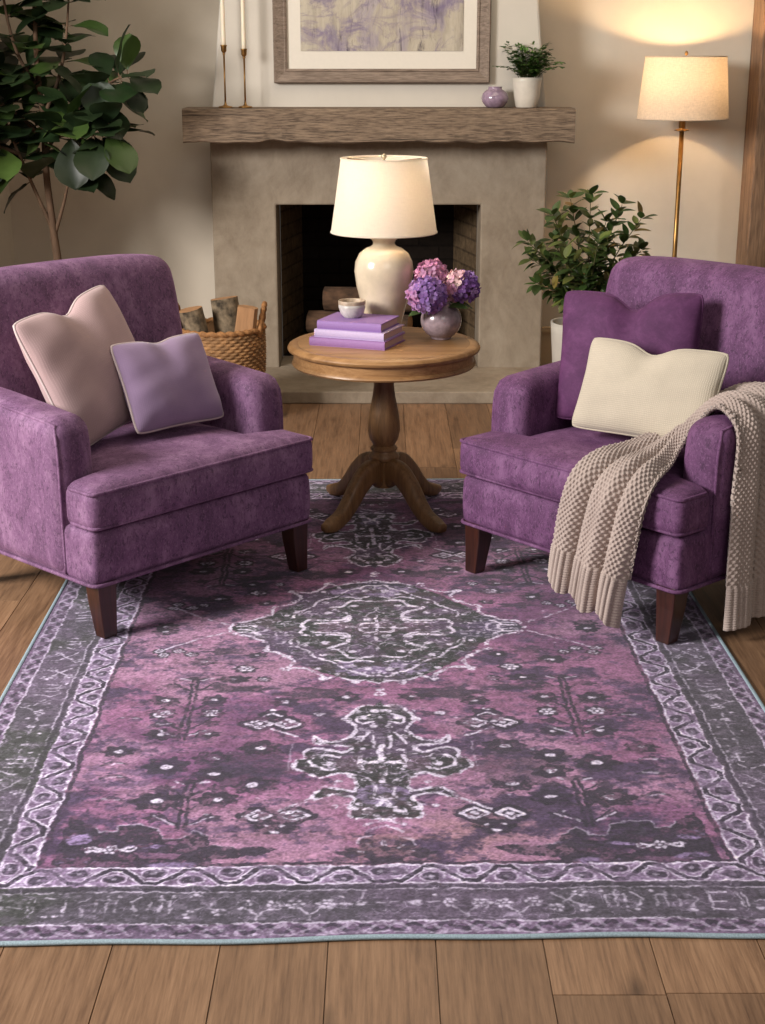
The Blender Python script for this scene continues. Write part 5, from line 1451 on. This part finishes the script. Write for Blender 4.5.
    col = mixto(col, (220, 206, 224), np.clip(LIGHT * wear, 0, 1) * 0.96)
    col = mixto(col, (214, 200, 218), (0.6 * BAND + 0.25 * GRD + 0.25 * MED) * sm(0.60, 0.70, n3) * 0.5)
    lum = 1 + (n3 - 0.5) * 0.42 + (n5 - 0.5) * 0.24 + (n6 - 0.5) * 0.34 + (n7 - 0.5) * 0.18
    col *= lum[..., None] * c3((0.98, 1.0, 1.035))
    return U, V, np.clip(col, 0, 255) / 255

def build_rug():
    nu, nv = 900, 1440
    U, V, col = rug_colors(nu, nv)
    colL = np.where(col <= 0.04045, col / 12.92, ((col + 0.055) / 1.055) ** 2.4)
    Z = np.full(U.shape, RT)
    wob = 0.004 * np.sin(U * 5.0 + 0.7) + 0.003 * np.sin(U * 13 + 2)        # the front edge is not quite straight
    Vw = V + wob * np.clip((-V - RL / 2 + 0.25) / 0.25, 0, 1)
    verts = np.stack([U, Vw, Z], 2).reshape(-1, 3).astype(np.float32)
    idx = np.arange(nu * nv, dtype=np.int32).reshape(nv, nu)
    quads = np.stack([idx[:-1, :-1], idx[:-1, 1:], idx[1:, 1:], idx[1:, :-1]], 2).reshape(-1, 4)
    me = bpy.data.meshes.new('area_rug')
    me.vertices.add(len(verts)); me.vertices.foreach_set('co', verts.ravel())
    me.loops.add(quads.size); me.loops.foreach_set('vertex_index', quads.ravel())
    me.polygons.add(len(quads)); me.polygons.foreach_set('loop_start', np.arange(0, quads.size, 4, dtype=np.int32))
    me.update(calc_edges=True)
    a = me.color_attributes.new('col', 'FLOAT_COLOR', 'POINT')
    a.data.foreach_set('color', np.concatenate([colL.reshape(-1, 3), np.ones((nu * nv, 1))], 1).astype(np.float32).ravel())
    m, nt, b = new_mat('distressed_rug_pile')
    at = nd(nt, 'ShaderNodeAttribute', attribute_name='col')
    v = coords(nt); f = noise(nt, v, 420, 3, 0.7); g = noise(nt, coords(nt, (1, 6, 1)), 60, 3, 0.6)
    cc = mix(nt, 0.30, at.outputs['Color'], mix(nt, 1.0, at.outputs['Color'], ramp(nt, f, [(0.3, (0.35, 0.35, 0.35, 1)), (0.7, (1.25, 1.25, 1.25, 1))]), 'MULTIPLY'))
    setin(nt, b, Base_Color=cc, Roughness=0.92, Specular_IOR_Level=0.12, Sheen_Weight=0.15, Sheen_Roughness=0.5,
          Normal=bump(nt, f, 0.35, 0.003, bump(nt, g, 0.2, 0.003)))
    o = link('area_rug', me, m); o.location = (RUG_C[0], RUG_C[1], 0); o.rotation_euler = (0, 0, RUG_A)
    tag(o, 'distressed purple oriental rug with a dark medallion on the plank floor', 'rug')
    mb = MB(); pts = []
    for k in range(200): u = -RW / 2 + RW * k / 200; pts.append((u, -RL / 2 + 0.004 * math.sin(u * 5.0 + 0.7) + 0.003 * math.sin(u * 13 + 2), 0.0042))
    for k in range(60): pts.append((RW / 2, -RL / 2 + 0.004 + (RL - 0.004) * k / 60, 0.0042))
    for k in range(60): pts.append((RW / 2 - RW * k / 60, RL / 2, 0.0042))
    for k in range(60): pts.append((-RW / 2, RL / 2 - (RL - 0.004) * k / 60, 0.0042))
    tube(mb, pts, (0.0042, 0.0065), 8, closed=True, up=(0, 0, 1))
    e = mb.build('binding', MT['binding'], o); e['label'] = 'pale teal bound edge'
build_rug()
